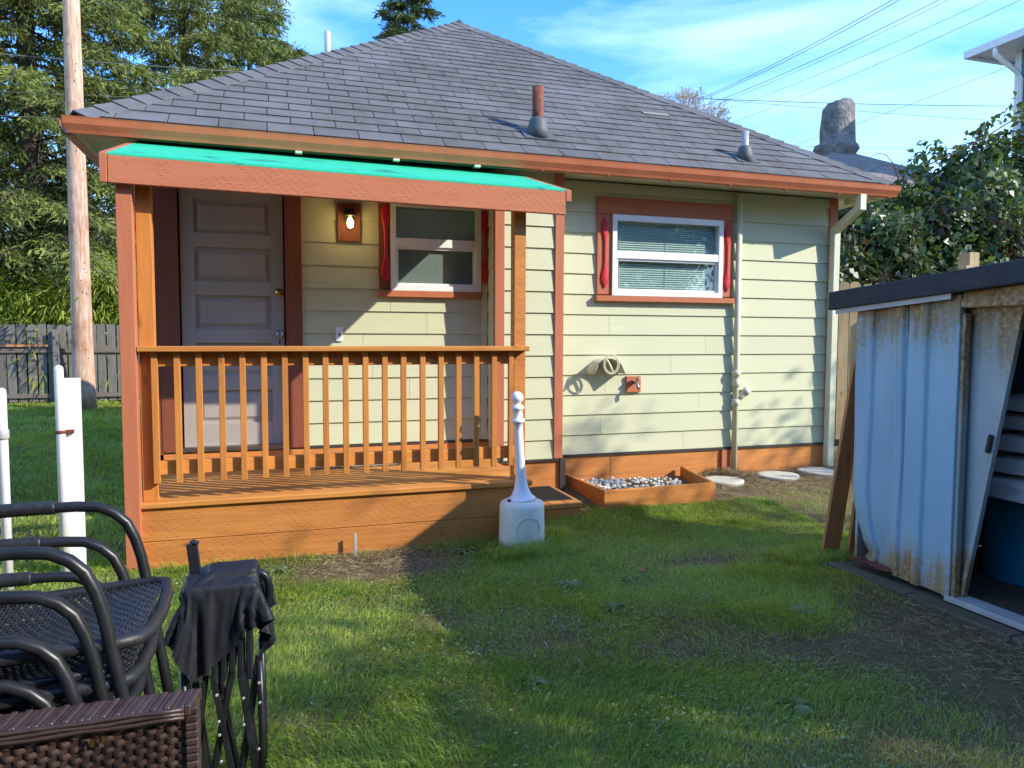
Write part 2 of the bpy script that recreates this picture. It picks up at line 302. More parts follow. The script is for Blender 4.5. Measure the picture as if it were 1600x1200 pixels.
def sstep(a,b,x): t=np.clip((np.asarray(x,float)-a)/(b-a),0,1); return t*t*(3-2*t)
def gh(x,y):
    x=np.asarray(x,float); y=np.asarray(y,float)
    z=-.27+.13*sstep(-1.7,-.1,y)*sstep(1.3,2.8,x)+.06*sstep(1.0,2.4,x)*sstep(-2.2,-1.2,y)*(1-sstep(-1.2,0,y))*.0
    z=z+.05*sstep(2.6,3.3,x)*sstep(-2.0,-2.9,y)+.07*sstep(-1,6,y)*sstep(-.9,-3,x)
    z=z+(fbm(x,y,1.1,3)-.5)*.045*(1-sstep(-1.1,-.2,y)*sstep(1,2,x)*.5)
    return z
def ghz(x,y): return float(gh(x,y))

# ------------------------------------------------------------------ draped canvas (simulated once, then frozen to a mesh)
def drape():
    m=MB().box(-.10,.10,-.085,.09,.30,.70).box(-.03,.10,-.04,.05,.70,.735); c=m.build('t',None); c.modifiers.new('c','COLLISION'); c.collision.thickness_outer=.006; c.collision.cloth_friction=25
    n=56; me=bpy.data.meshes.new('canvas_cover'); vs=[]; ang=.55
    for i in range(n+1):
        for j in range(n+1):
            u=(i/n-.5)*.62; v=(j/n-.5)*.50; vs.append((u*math.cos(ang)-v*math.sin(ang)+.012,u*math.sin(ang)+v*math.cos(ang)-.02,.765+.01*math.sin(u*9)))
    me.from_pydata(vs,[],[(i*(n+1)+j,(i+1)*(n+1)+j,(i+1)*(n+1)+j+1,i*(n+1)+j+1) for i in range(n) for j in range(n)])
    o=bpy.data.objects.new('t2',me); COL.objects.link(o); k=o.modifiers.new('cl','CLOTH'); st=k.settings; st.quality=7; st.mass=.25; st.tension_stiffness=25; st.compression_stiffness=25; st.bending_stiffness=1.2; st.air_damping=2
    k.collision_settings.collision_quality=3; k.collision_settings.distance_min=.004; k.collision_settings.use_self_collision=True; k.collision_settings.self_distance_min=.004; k.point_cache.frame_start=1; k.point_cache.frame_end=60
    S.frame_start=1; S.frame_end=60
    for f in range(1,46): S.frame_set(f)
    dg=bpy.context.evaluated_depsgraph_get(); ev=bpy.data.meshes.new_from_object(o.evaluated_get(dg)); ev.name='canvas_cover'
    for q in (o,c): bpy.data.objects.remove(q,do_unlink=True)
    S.frame_set(1)
    ev.polygons.foreach_set('use_smooth',[True]*len(ev.polygons)); ev.materials.clear()
    co=np.zeros(len(ev.vertices)*3,np.float32); ev.vertices.foreach_get('co',co); print('CLOTH z',co[2::3].min(),co[2::3].max(),co[0::3].min(),co[0::3].max())
    return ev
CLOTH=drape()
# ------------------------------------------------------------------ ground
xs=np.unique(np.concatenate([np.linspace(-400,-14,14),np.arange(-14,-2,.4),np.arange(-2,6,.07),np.arange(6,16,.5),np.linspace(16,400,14)]))
ys=np.unique(np.concatenate([np.linspace(-400,-14,14),np.arange(-14,-6,.5),np.arange(-6,.4,.07),np.arange(.4,16,.4),np.linspace(16,400,14)]))
X,Y=np.meshgrid(xs,ys,indexing='ij'); Z=gh(X,Y)
nx,ny=X.shape; idx=np.arange(nx*ny).reshape(nx,ny)
Fg=np.stack([idx[:-1,:-1],idx[1:,:-1],idx[1:,1:],idx[:-1,1:]],-1).reshape(-1,4)
def groundmat():
    m,nt,p,o=newmat('soil and thatch'); v=pos(nt)
    a=noise(nt,v,1.4,6,.65,.3); c=ramp(nt,a,[(.35,(.11,.12,.04)),(.5,(.17,.135,.065)),(.66,(.24,.165,.10))])
    b=noise(nt,v,55,5,.7); c=mixc(nt,ramp(nt,b,[(.35,(0,0,0)),(.75,(.8,.8,.8))]),c,(.27,.20,.125))
    d=noise(nt,v,140,3,.6); c=mixc(nt,ramp(nt,d,[(.3,(.8,.8,.8)),(.5,(0,0,0))]),c,(.07,.05,.033))
    nt.links.new(c,p.inputs['Base Color']); p.inputs['Roughness'].default_value=.95; p.inputs['Specular IOR Level'].default_value=.1
    bump(nt,p,mth(nt,'ADD',b,d),.9,.02); return m
MT['soil']=groundmat()
tag(npmesh('ground',np.stack([X,Y,Z],-1).reshape(-1,3),Fg,'soil',smooth=True),kind='structure')
S.cycles.use_denoising=True
# ------------------------------------------------------------------ house
house=tag(empty('house',(2.4,0,-.15)),'small pale green clapboard house with grey hipped shingle roof','house')
HI=Matrix.Translation((-2.4,0,.15))
def H(o,par=None):           # parent keeping world coordinates
    o.parent=par or house
    if par is None or par is house: o.matrix_parent_inverse=HI
    else: o.matrix_parent_inverse=par.matrix_basis.inverted() @ Matrix.Identity(4) if par.parent is None else Matrix.Identity(4)
    return o
def hb(name,mat,x0,x1,y0,y1,z0,z1,bevel=0,par=None):
    return H(box(name,mat,None,x0,x1,y0,y1,z0,z1,bevel),par)
XL,XR,YB=-.88,5.66,6.6
DO=(-.69,.12,.30,2.45)         # door opening
W1=(.987,1.789,1.63,2.40)      # porch window
W2=(3.075,4.28,1.63,2.39)      # kitchen window
def cut(rect,holes):
    x0,x1,z0,z1=rect; xs=sorted({x0,x1,*[min(max(h[i],x0),x1) for h in holes for i in (0,1)]}); zs=sorted({z0,z1,*[min(max(h[i],z0),z1) for h in holes for i in (2,3)]})
    out=[]
    for a,b in zip(xs,xs[1:]):
        for c,d in zip(zs,zs[1:]):
            if b-a<1e-6 or d-c<1e-6: continue
            mx,mz=(a+b)/2,(c+d)/2
            if not any(h[0]<mx<h[1] and h[2]<mz<h[3] for h in holes): out.append((a,b,c,d))
    return out
mb=MB()
for a,b,c,d in cut((XL+.1,XR-.1,-.3,2.69),[DO,W1,W2]): mb.box(a,b,0.0,.10,c,d)
mb.box(XL,XL+.1,0,YB,-.3,2.69); mb.box(XR-.1,XR,0,YB,-.3,2.69); mb.box(XL+.1,XR-.1,YB-.1,YB,-.3,2.69)
H(mb.build('wall','siding'))
H(MB().box(XL+.1,XR-.1,3.2,3.3,0,2.68).box(XL+.1,XR-.1,.1,YB-.1,.1,.14).build('interior_partition','room'))
# siding planks
ZR=[2.78-.19*i for i in range(15)]
def plank(x0,x1,zb,zt,y0=0.0,mat='siding'):
    ov=.02; o=MB().hexa([(x0,y0-.024,zb),(x1,y0-.024,zb),(x1,y0-.006,zb),(x0,y0-.006,zb)],[(x0,y0-.010,zt+ov*0),(x1,y0-.010,zt),(x1,y0-.001,zt),(x0,y0-.001,zt)]).build('siding_plank',mat)
    return H(o)
def rows(x0,x1,zlo,zhi,y0,holes=()):
    for i in range(len(ZR)-1):
        zt,zb=ZR[i],ZR[i+1]
        if zb>=zhi-.01 or zt<=zlo+.01: continue
        zt=min(zt,zhi); zb=max(zb,zlo)
        for a,b,c,d in cut((x0,x1,zb,zt),[(h[0],h[1],zb,zt) for h in holes if h[2]<zt-.04 and h[3]>zb+.04]): (lambda xj:[plank(p,q,zb,zt,y0) for p,q in (((a,xj-.0012),(xj+.0012,b)) if b-a>1.5 else ((a,b),))])(random.uniform(a+.4,b-.4) if b-a>1.5 else a)
rows(2.50,5.59,.125,2.68,0,[(2.98,4.36,W2[2],W2[3])])
rows(.25,1.846,.31,2.68,0,[(.93,1.85,W1[2],W1[3])])
BY=-.25
# bump-out
H(MB().box(1.87,2.475,BY,0.0,-.25,2.69).build('bump_out_wall','siding'))
rows(1.935,2.41,.14,2.68,BY)
hb('corner_board','rust',1.85,1.938,BY-.034,BY+.02,.165,2.69,.003)
hb('corner_board','rust',2.408,2.492,BY-.034,BY+.05,.14,2.69,.003)
H(MB().box(2.4925,2.497,BY-.02,0,-.22,.14).box(1.9,2.51,BY-.05,BY,.118,.139).box(2.46,2.515,BY-.055,BY-.036,-.22,.139).build('flashing_strip','flash'))
hb('skirt_board','ply',1.86,2.458,BY-.03,BY,-.24,.117)
# side return planks of the bump-out seen from the porch
for i in range(len(ZR)-1):
    if ZR[i+1]>.3: H(MB().hexa([(1.85,BY+.025,ZR[i+1]),(1.868,BY+.025,ZR[i+1]),(1.868,-.026,ZR[i+1]),(1.85,-.026,ZR[i+1])],[(1.861,BY+.025,ZR[i]),(1.869,BY+.025,ZR[i]),(1.869,-.026,ZR[i]),(1.861,-.026,ZR[i])]).build('siding_plank','siding'))
hb('inside_corner_trim','cream',1.80,1.849,-.045,-.027,.31,2.68)
# right corner board, base trim
hb('corner_board','rust',5.59,5.69,-.032,.06,.12,2.69,.003)
H(MB().box(2.50,5.585,-.034,0,.100,.122).box(.25,1.80,-.034,0,.285,.308).build('flashing_strip','flash'))
for a,b in ((2.52,3.095),(3.10,4.34),(4.345,5.60)): hb('skirt_board','ply',a,b,-.018,-.001,-.26,.098)
hb('skirt_batten','rust',4.33,4.42,-.045,-.019,-.2,.097)
for a,b in ((-.86,.26),(.265,1.86)): hb('kick_board','ply',a,b,-.03,-.001,.168,.283)
# left wall corner + left side cladding
hb('corner_board','rustdark',-.90,-.83,-.03,.05,.17,2.69)
# ---- eaves
EY,EZ=-.40,2.80; AX,AY,AZ=2.36,3.10,5.27; XE0,XE1,YE1=-1.30,6.0,7.0
roof=MB(); 
c=[(XE0,EY,EZ-.03),(XE1,EY,EZ-.03),(XE1,YE1,EZ-.03),(XE0,YE1,EZ-.03)]; ap=[(AX,AY,AZ-.03),(AX,AY+.7,AZ-.03)]
roof.add(c+ap+[(x,y,z-.03) for x,y,z in c],[(0,1,4),(1,2,5,4),(2,3,5),(3,0,4,5),(0,6,7,1),(1,7,8,2),(2,8,9,3),(3,9,6,0)])
roof=H(roof.build('roof','shingle'))
H(MB().box(XE0+.02,XE1-.02,EY+.02,.0,2.70,2.712).box(XE0+.02,XL,0.0,YE1-.02,2.70,2.712).box(XR,XE1-.02,0.0,YE1-.02,2.70,2.712).build('soffit','cream'))
hb('eave_fascia','cream',XE0+.0,XE1-.0,EY-.0,EY+.019,2.655,2.768); hb('eave_fascia','cream',XE0,XE0+.019,EY+.02,YE1,2.655,2.768); hb('eave_fascia','cream',XE1-.019,XE1,EY+.02,YE1,2.655,2.768)
for x in (XE0+.35,XR+.14): hb('eave_bracket','cream',x-.04,x+.04,EY+.02,-.03,2.63,2.699)
gp=[(0,0),(0,-.105),(-.068,-.108),(-.076,-.088),(-.098,-.05),(-.104,-.012),(-.108,0),(-.100,.001),(-.094,-.045),(-.070,-.086),(-.064,-.098),(-.006,-.097),(-.006,0)]
gt=MB(); gx0,gx1=XE0-.0,XE1-.02; GY,GZ=EY-.002,2.760
gt.extrude(gp,lambda y,z:(gx0-(-y)*.55,GY+y,GZ+z),lambda y,z:(gx1+(-y)*.55,GY+y,GZ+z))
for x,sg in ((gx0,-1),(gx1,1)):
    gt.add([(x+sg*(-y)*.55,GY+y,GZ+z) for y,z in gp[:7]],[tuple(range(7))])
H(gt.build('gutter','gutter'))
# left eave gutter running back
gt=MB(); gt.extrude(gp,lambda y,z:(XE0-.002+y,EY+.0,GZ+z),lambda y,z:(XE0-.002+y,YE1,GZ+z)); H(gt.build('gutter','gutter'))
for x in np.arange(2.2,6,.62): hb('gutter_strap','gutter',x,x+.025,EY-.07,EY-.01,2.6445,2.6495)
for x in (.2,.95,1.62): hb('gutter_strap','cream',x,x+.05,EY-.07,EY-.02,2.632,2.650)
# ---- shingles on the front slope
sl=math.atan2(AZ-EZ,AY-EY); ca,sa=math.cos(sl),math.sin(sl); LEN=math.hypot(AZ-EZ,AY-EY); NR=27; ex=LEN/NR
def hipx(sv): # x limits at slope distance
    t=min(max(sv/LEN,0),1); return XE0+(AX-XE0)*t, XE1+(AX-XE1)*t
def rp(x,sv,n): return (x,EY+sv*ca-n*sa,EZ+sv*sa+n*ca)
TW=.347; pale=[(3.93,.77)]
for i in range(NR):
    s0=i*ex-(.03 if i==0 else 0); s1=min((i+1)*ex+.012,LEN)
    l0,r0=hipx(max(s0,0)); l1,r1=hipx(s1); off=(i%2)*TW/2+random.uniform(-.012,.012)
    k=math.floor((l0-off)/TW)
    while off+k*TW<r0:
        a=off+k*TW+.0035; b=a+TW-.007; k+=1
        a0,b0=max(a,l0+.02),min(b,r0-.02); a1,b1=max(a,l1+.02),min(b,r1-.02)
        if b0-a0<.02: continue
        if b1<a1: a1=b1=(a1+b1)/2
        dn=random.uniform(-.0012,.0018)
        m=MB().hexa([rp(a0,s0,.0),rp(b0,s0,.0),rp(b1,s1,-.004),rp(a1,s1,-.004)],[rp(a0,s0+random.uniform(-.003,.003),.011+dn),rp(b0,s0,.011+dn),rp(b1,s1,.001),rp(a1,s1,.001)])
        o=m.build('shingle','shingle'); H(o,roof)
pa=MB().hexa([rp(3.79,1.37,.009),rp(4.10,1.37,.009),rp(4.10,1.43,.009),rp(3.79,1.43,.009)],[rp(3.79,1.37,.0145),rp(4.10,1.37,.0145),rp(4.10,1.43,.0125),rp(3.79,1.43,.0125)]).build('shingle_patch','shinglepale'); H(pa,roof)
# hip caps
for A in ((XE0,EY,EZ),(XE1,EY,EZ)):
    A=V(A); B=V((AX,AY,AZ)); d=(B-A); n=34; D=d.normalized(); sg=1 if A.x<AX else -1
    nf=V((0,-sa,ca)); ns=V((-(AZ-EZ)*sg,0,(AX-XE0))).normalized()
    inf=(V((sg,0,0))-D*D.dot(V((sg,0,0)))); inf=(inf-nf*inf.dot(nf)).normalized()
    t1=D.cross(nf); t1=t1 if t1.dot(V((sg,-.5,0)))>0 else -t1
    t2=D.cross(ns); t2=t2 if t2.dot(V((-sg,.5,0)))>0 else -t2
    up_=(nf+ns).normalized()
    for i in range(n):
        p=A+d*(i/n); q=A+d*min((i+1.25)/n,1); h0,h1=.024,.012
        W=.145
        def pr(P,h,w): return [P+t1*w+nf*h*.75,P+up_*h*1.25,P+t2*w+ns*h*.75]
        a=pr(p,h0,W); b=pr(q,h1,W); al=[x-up_*.010 for x in a]; bl=[x-up_*.010 for x in b]
        m=MB().add(a+b+al+bl,[(0,1,4,3),(1,2,5,4),(6,9,10,7),(7,10,11,8),(0,6,7,1),(1,7,8,2),(3,4,10,9),(4,5,11,10),(0,3,9,6),(2,8,11,5)])
        H(m.build('hip_shingle','shingle'),roof)
ridge=MB().add([(AX-.14,AY-.03,AZ-.06),(AX+.14,AY-.03,AZ-.06),(AX,AY-.06,AZ+.03),(AX-.14,AY+.8,AZ-.06),(AX+.14,AY+.8,AZ-.06),(AX,AY+.8,AZ+.03)],[(0,1,2),(0,2,5,3),(1,4,5,2),(3,5,4)])
H(ridge.build('ridge_cap','shingle'),roof)
# roof vents
def vent(x,y,r,h,mat,br,bh):
    z=EZ+(y-EY)*math.tan(sl); o=empty('roof_vent'); H(o); o['kind_note']=''; del o['kind_note']
    H(MB().lathe([(r,-.1),(r,h)],(x,y,z),16).lathe([(r*.86,h-.001),(r*.86,h+.0005)],(x,y,z),16).build('vent_pipe',mat),o)
    H(MB().lathe([(br*1.12,-.06),(br,.03),(br*.82,bh*.8),(br*.72,bh),(r*1.02,bh+.005)],(x,y,z+.02),20).build('rubber_boot','boot'),o)
    y0=(y-EY)/ca; f=MB().hexa([rp(x-br*1.6,y0-br*1.25,.008),rp(x+br*1.6,y0-br*1.25,.008),rp(x+br*1.6,y0+br*1.5,.008),rp(x-br*1.6,y0+br*1.5,.008)],[rp(x-br*1.6,y0-br*1.25,.017),rp(x+br*1.6,y0-br*1.25,.017),rp(x+br*1.6,y0+br*1.5,.013),rp(x-br*1.6,y0+br*1.5,.013)])
    H(f.build('vent_flashing','boot'),o)
vent(2.325,-.04,.052,.43,'rustpipe',.095,.13); vent(4.44,-.15,.036,.27,'galv',.075,.105)
H(MB().lathe([(.035,4.05),(.035,4.76)],(.68,2.6,0),12).build('vent_pipe','galv'))
# ---- downpipes
H(MB().tube([(4.46,-.062,2.66),(4.46,-.062,-.17)],.030,12).build('drain_pipe','cream'))
H(MB().lathe([(.033,0),(.044,.004),(.044,.05),(.036,.07),(.036,.11),(.046,.115),(.046,.16),(.035,.165)],(4.46,-.062,.74),14).lathe([(.033,0),(.042,.004),(.042,.06),(.033,.064)],(4.46,-.062,.55),14).tube([(4.46,-.062,.60),(4.54,-.075,.66),(4.565,-.08,.69)],[.03,.032,.032],12).tube([(4.55,-.078,.672),(4.59,-.085,.715)],.042,12).build('pipe_fitting','cream'))
H(MB().box(5.575,5.66,-.115,-.042,-.13,2.37).build('downspout','cream',None,.008)); 
H(MB().bar((5.617,-.078,2.35),(5.60,-.43,2.53),.08,.072).box(5.56,5.64,-.475,-.40,2.50,2.664).build('downspout_elbow','cream',None,.006))
# ---- windows
def window(x0,x1,z0,z1,zm,kind):
    o=empty('window'); H(o)
    def b(n,m,*a,bevel=.002): return H(box(n,m,None,*a,bevel),o)
    f=.045; y0,y1=-.062,.05
    fr=MB().box(x0,x1,y0,y1,z1-f*1.2,z1).box(x0,x1,y0,y1,z0,z0+f).box(x0,x0+f,y0,y1,z0+f,z1-f*1.2).box(x1-f,x1,y0,y1,z0+f,z1-f*1.2).box(x0+f,x1-f,y0+.004,y1,zm-.035,zm+.035)
    H(fr.build('window_frame','white',None),o)
    s=.022; a0,a1,c0,c1=x0+f,x1-f,z0+f,zm-.035
    H(MB().box(a0,a1,-.04,.0,c1-s,c1).box(a0,a1,-.04,.0,c0,c0+s).box(a0,a0+s,-.04,0,c0+s,c1-s).box(a1-s,a1,-.04,0,c0+s,c1-s).build('lower_sash','white'),o)
    b('pane','glass',a0+s,a1-s,-.020,-.016,c0+s,c1-s,bevel=0); b('pane','glass',a0,a1,-.03,-.026,zm+.035,z1-f*1.2,bevel=0)
    if kind=='blind':
        bl=MB(); z=z0+.06
        while z<z1-.06:
            bl.hexa([(a0+.01,.012,z),(a1-.01,.012,z),(a1-.01,.022,z+.0185),(a0+.01,.022,z+.0185)],[(a0+.01,.0135,z),(a1-.01,.0135,z),(a1-.01,.0235,z+.0185),(a0+.01,.0235,z+.0185)]); z+=.0215
        for x in (a0+.06,(a0+a1)/2,a1-.08): bl.box(x-.002,x+.002,.007,.0095,z0+.06,z1-.06)
        H(bl.build('blind','blind'),o); b('blind_backing','screen',a0,a1,.052,.056,z0+.03,z1-.03,bevel=0)
    else:
        b('roller_shade','shade',a0+.002,a1-.002,.012,.016,zm+.036,z1-.06,bevel=0); b('insect_screen','screen',a0+s,a1-s,-.008,-.005,c0+s,c1-s,bevel=0)
        b('curtain','shade',a0+.05,a0+.16,.06,.07,z0+.04,zm,bevel=0)
    return o,b
wa,b=window(*W1,2.045,'shade')
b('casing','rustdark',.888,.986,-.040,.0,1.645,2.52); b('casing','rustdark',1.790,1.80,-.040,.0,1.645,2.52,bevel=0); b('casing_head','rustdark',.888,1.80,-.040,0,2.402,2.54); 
b('sill','rust',.885,1.80,-.066,.0,1.575,1.628)
wb,b=window(*W2,2.018,'blind')
b('casing','rust',2.925,3.072,-.042,0,1.640,2.388); b('casing','rust',4.283,4.405,-.042,0,1.640,2.388); b('casing_head','rustx',2.925,4.405,-.045,0,2.392,2.552); b('sill','rustx',2.91,4.42,-.075,0,1.575,1.627)
# ---- door
door=H(MB().box(-.676,.106,.028,.06,.335,2.44).box(-.676,-.575,.004,.0279,.335,2.44).box(.005,.106,.004,.0279,.335,2.44).build('door','door'))
PZ=[(2.33,2.06),(1.945,1.675),(1.56,1.29),(1.175,.905),(.79,.52)]
zz=[2.44]+[q for p in PZ for q in p]+[.335]
dr=MB()
for i in range(0,len(zz),2): dr.box(-.575,.005,.004,.0279,zz[i+1],zz[i])
H(dr.build('door_rail','door',None,.002),door)
for a,b_ in PZ: H(MB().hexa([(-.55,.0275,b_+.025),(-.02,.0275,b_+.025),(-.02,.0275,a-.025),(-.55,.0275,a-.025)],[(-.525,.014,b_+.05),(-.045,.014,b_+.05),(-.045,.014,a-.05),(-.525,.014,a-.05)]).build('door_panel','door'),door)
def knob(z,mat,prof,n):
    m=MB().lathe(prof,(0,0,0),18); m.v=[(.069+x,.004-zv,z+y) for x,y,zv in m.v]; H(m.build(n,mat),door)
knob(1.25,'steel',[(.032,0),(.032,.006),(.014,.012),(.012,.03),(.024,.038),(.03,.05),(.026,.062),(.012,.067)],'door_knob')
knob(1.594,'brass',[(.033,0),(.033,.008),(.028,.014),(.016,.016),(.016,.022),(.006,.0225)],'deadbolt')
H(box('keyhole','blackmetal',None,.064,.074,.0005,.0045,1.165,1.20),door)
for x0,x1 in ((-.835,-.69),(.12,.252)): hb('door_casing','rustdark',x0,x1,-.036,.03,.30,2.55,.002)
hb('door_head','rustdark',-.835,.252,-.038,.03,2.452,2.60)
hb('threshold','steel',-.69,.12,-.05,.06,.302,.334); hb('switch_plate','white',.522,.580,-.034,-.024,1.19,1.31,.004)
hb('switch_toggle','blackmetal',.546,.556,-.038,-.0335,1.235,1.265)
# ---- wall lamp
lamp=tag(empty('wall_lamp',(.64,0,2.17)),'lit porch lamp with clear glass jar on a terracotta wall block','lamp')
def LP(o): o.parent=lamp; o.matrix_parent_inverse=Matrix.Translation((-.64,0,-2.17)); return o
LP(box('mounting_block','rustdark',None,.545,.735,-.05,.0,2.03,2.35,.004))
LP(MB().box(.60,.68,-.065,-.051,2.19,2.30).tube([(.64,-.06,2.275),(.64,-.12,2.28),(.64,-.14,2.265)],.012,8).lathe([(.055,0),(.05,.02),(.02,.035),(.012,.045)],(.64,-.14,2.225),16).build('lamp_bracket','blackmetal'))
g=LP(MB().lathe([(.018,0),(.04,.005),(.048,.03),(.05,.08),(.044,.105)],(.64,-.14,2.118),16).build('lamp_jar','glass'))
LP(MB().lathe([(.006,0),(.022,.01),(.028,.04),(.022,.07),(.012,.09)],(.64,-.14,2.128),14).build('lamp_bulb','lampglass'))
pl=bpy.data.lights.new('porch_lamp_light','POINT'); pl.energy=.5; pl.color=(1,.66,.28); pl.shadow_soft_size=.03; plo=bpy.data.objects.new('porch_lamp_light',pl); COL.objects.link(plo); plo.location=(.64,-.215,2.16)
# ---- red ornaments beside windows
def paddle(x,z0,z1,y,label):
    n=26; vs=[];fs=[]; K=8
    def wdt(t):
        a=.027*math.exp(-((t-.14)/.13)**2)+.027*math.exp(-((t-.86)/.13)**2)+.013; return a*min(1,(t*14)**.5 if t>0 else 0)*min(1,((1-t)*14)**.5 if t<1 else 0)+.002
    for i in range(n+1):
        t=i/n; w_=wdt(t)
        for j in range(K+1):
            q=math.pi*j/K; vs.append((x+w_*math.cos(q),y-.003-.013*math.sin(q),z0+(z1-z0)*t))
    for i in range(n):
        for j in range(K): a=i*(K+1)+j; fs.append((a,a+1,a+K+2,a+K+1))
        fs.append((i*(K+1)+K,i*(K+1),(i+1)*(K+1),(i+1)*(K+1)+K))
    o=MB().add(vs,fs,True).build('paddle_ornament','red'); return tag(o,label,'ornament','red paddle ornaments on the window casings')
paddle(3.0,1.70,2.36,-.043,'red double ended paddle ornament on the casing away from the drain pipe'); paddle(4.338,1.695,2.355,-.043,'red double ended paddle ornament on the casing beside the drain pipe')
paddle(.945,1.70,2.37,-.041,'red paddle ornament in shade on casing between porch lamp and window'); paddle(1.825,1.70,2.37,-.05,'red paddle ornament in shade on the casing beside the bumped out wall')
# ---- hose hanger, tap
hh=tag(empty('hose_hanger',(3.0,0,.95)),'cream saddle shaped hose hanger on the siding above the gravel box','hose hanger')
def HH(o): o.parent=hh; o.matrix_parent_inverse=Matrix.Translation((-3.0,0,-.95)); return o
m=MB(); n=14
arc=[(.155*math.cos(math.pi*(1.0-1.0*i/n)),.125*math.sin(math.pi*(1.0-1.0*i/n))) for i in range(n+1)]; arc=[(-.175,-.03)]+arc[1:-1]+[(.175,-.03)]
A=[(3.0+x,-.012,.92+z*.95) for x,z in arc]; B=[(3.0+x*.93,-.19,.92+z*.95) for x,z in arc]; A2=[(3.0+x*.95,-.012,.92+z*.9) for x,z in arc]; B2=[(3.0+x*.88,-.19,.92+z*.9) for x,z in arc]; N=n+1
m.add(A+B+A2+B2,[(i,i+1,N+i+1,N+i) for i in range(n)]+[(2*N+i,3*N+i,3*N+i+1,2*N+i+1) for i in range(n)]+[(N+i,N+i+1,3*N+i+1,3*N+i) for i in range(n)]+[(0,N,3*N,2*N),(n,2*N+n,3*N+n,N+n)],True)
HH(m.box(2.87,3.13,-.012,-.004,.86,1.06).build('saddle','cream'))
ring=[(3.0+.078*math.cos(2*math.pi*i/24),-.215,.985+.092*math.sin(2*math.pi*i/24)) for i in range(25)]; ring2=[(3.0+.064*math.cos(2*math.pi*i/24),-.216,.985+.077*math.sin(2*math.pi*i/24)) for i in range(25)]
HH(MB().tube(ring,.006,6,False).tube(ring2,.004,6,False).tube([(3.02,-.205,.91),(2.99,-.20,.98),(2.96,-.19,1.03)],.012,6).tube([(2.96,-.19,1.03),(2.95,-.02,1.0)],.008,6).build('front_guard','cream'))
tp=tag(empty('garden_tap',(3.315,0,.78)),'old garden tap on a square terracotta block beside the hose hanger','tap')
def TP(o): o.parent=tp; o.matrix_parent_inverse=Matrix.Translation((-3.315,0,-.78)); return o
TP(box('mounting_block','rust',None,3.245,3.40,-.045,-.002,.705,.86,.003))
TP(MB().tube([(3.32,-.045,.80),(3.32,-.10,.80),(3.325,-.125,.77),(3.33,-.13,.735)],.015,8).tube([(3.32,-.09,.80),(3.335,-.10,.835)],.009,8).lathe([(.03,0),(.034,.006),(.03,.012)],(3.337,-.10,.835),10).build('tap_body','steel'))
# ------------------------------------------------------------------ porch
porch=tag(empty('porch',(.5,-.7,-.27)),'stained timber front porch with baluster railing and low green topped canopy','porch')
PI_=Matrix.Translation((-.5,.7,.27))
def Pp(o): o.parent=porch; o.matrix_parent_inverse=PI_; return o
def pb(n,m,*a,bevel=.003): return Pp(box(n,m,None,*a,bevel))
DZ=.165; DX0,DX1=-.855,1.825
yb=-1.305
pb('deck_board','cedarx',DX0-.005,DX1+.01,yb-.02,yb+.13,DZ-.036,DZ+.002,bevel=.006); yb+=.136
while yb<-.05:
    ye=min(yb+.138,-.034); pb('deck_board','cedarx',DX0+.03,DX1,yb,ye,DZ-.036,DZ+random.uniform(-.002,.001)); yb+=.143
def fascia(z0,z1,y,x0,x1,z0r=None):
    z0r=z0 if z0r is None else z0r
    return Pp(MB().hexa([(x0,y,z0),(x1,y,z0r),(x1,y+.036,z0r),(x0,y+.036,z0)],[(x0,y,z1),(x1,y,z1),(x1,y+.036,z1),(x0,y+.036,z1)]).build('fascia_board','cedarinc',None,.003))
fascia(-.088,DZ-.038,-1.30,DX0,DX1-.01); fascia(-.30,-.0915,-1.298,DX0,DX1-.01,-.27)
Pp(MB().box(DX1-.046,DX1-.011,-1.262,-.3,-.26,DZ-.04).build('side_fascia','cedary'))
# posts
pb('post','rust',-.892,-.802,-1.345,-1.255,-.30,2.20); pb('post','cedarz',-.798,-.708,-1.255,-1.165,DZ+.002,2.2); pb('post','cedarinc',1.708,1.798,-1.255,-1.165,DZ+.002,2.2)
# railing
pb('handrail','cedarx',-.80,1.80,-1.345,-1.205,1.130,1.166,bevel=.005); pb('upper_rail','cedarx',-.707,1.707,-1.262,-1.226,1.035,1.1285); pb('lower_rail','cedarx',-.707,1.707,-1.262,-1.226,.335,.425)
for i in range(18):
    x=-.711+i*(1.544+.711)/17+random.uniform(-.003,.003); pb('baluster','cedarz',x-.019,x+.019,-1.301,-1.263,.285+random.uniform(-.004,.004),1.1295,bevel=.002)
pb('baluster','cedarz',1.655,1.69,-1.301,-1.263,.285,1.1295,bevel=.002)
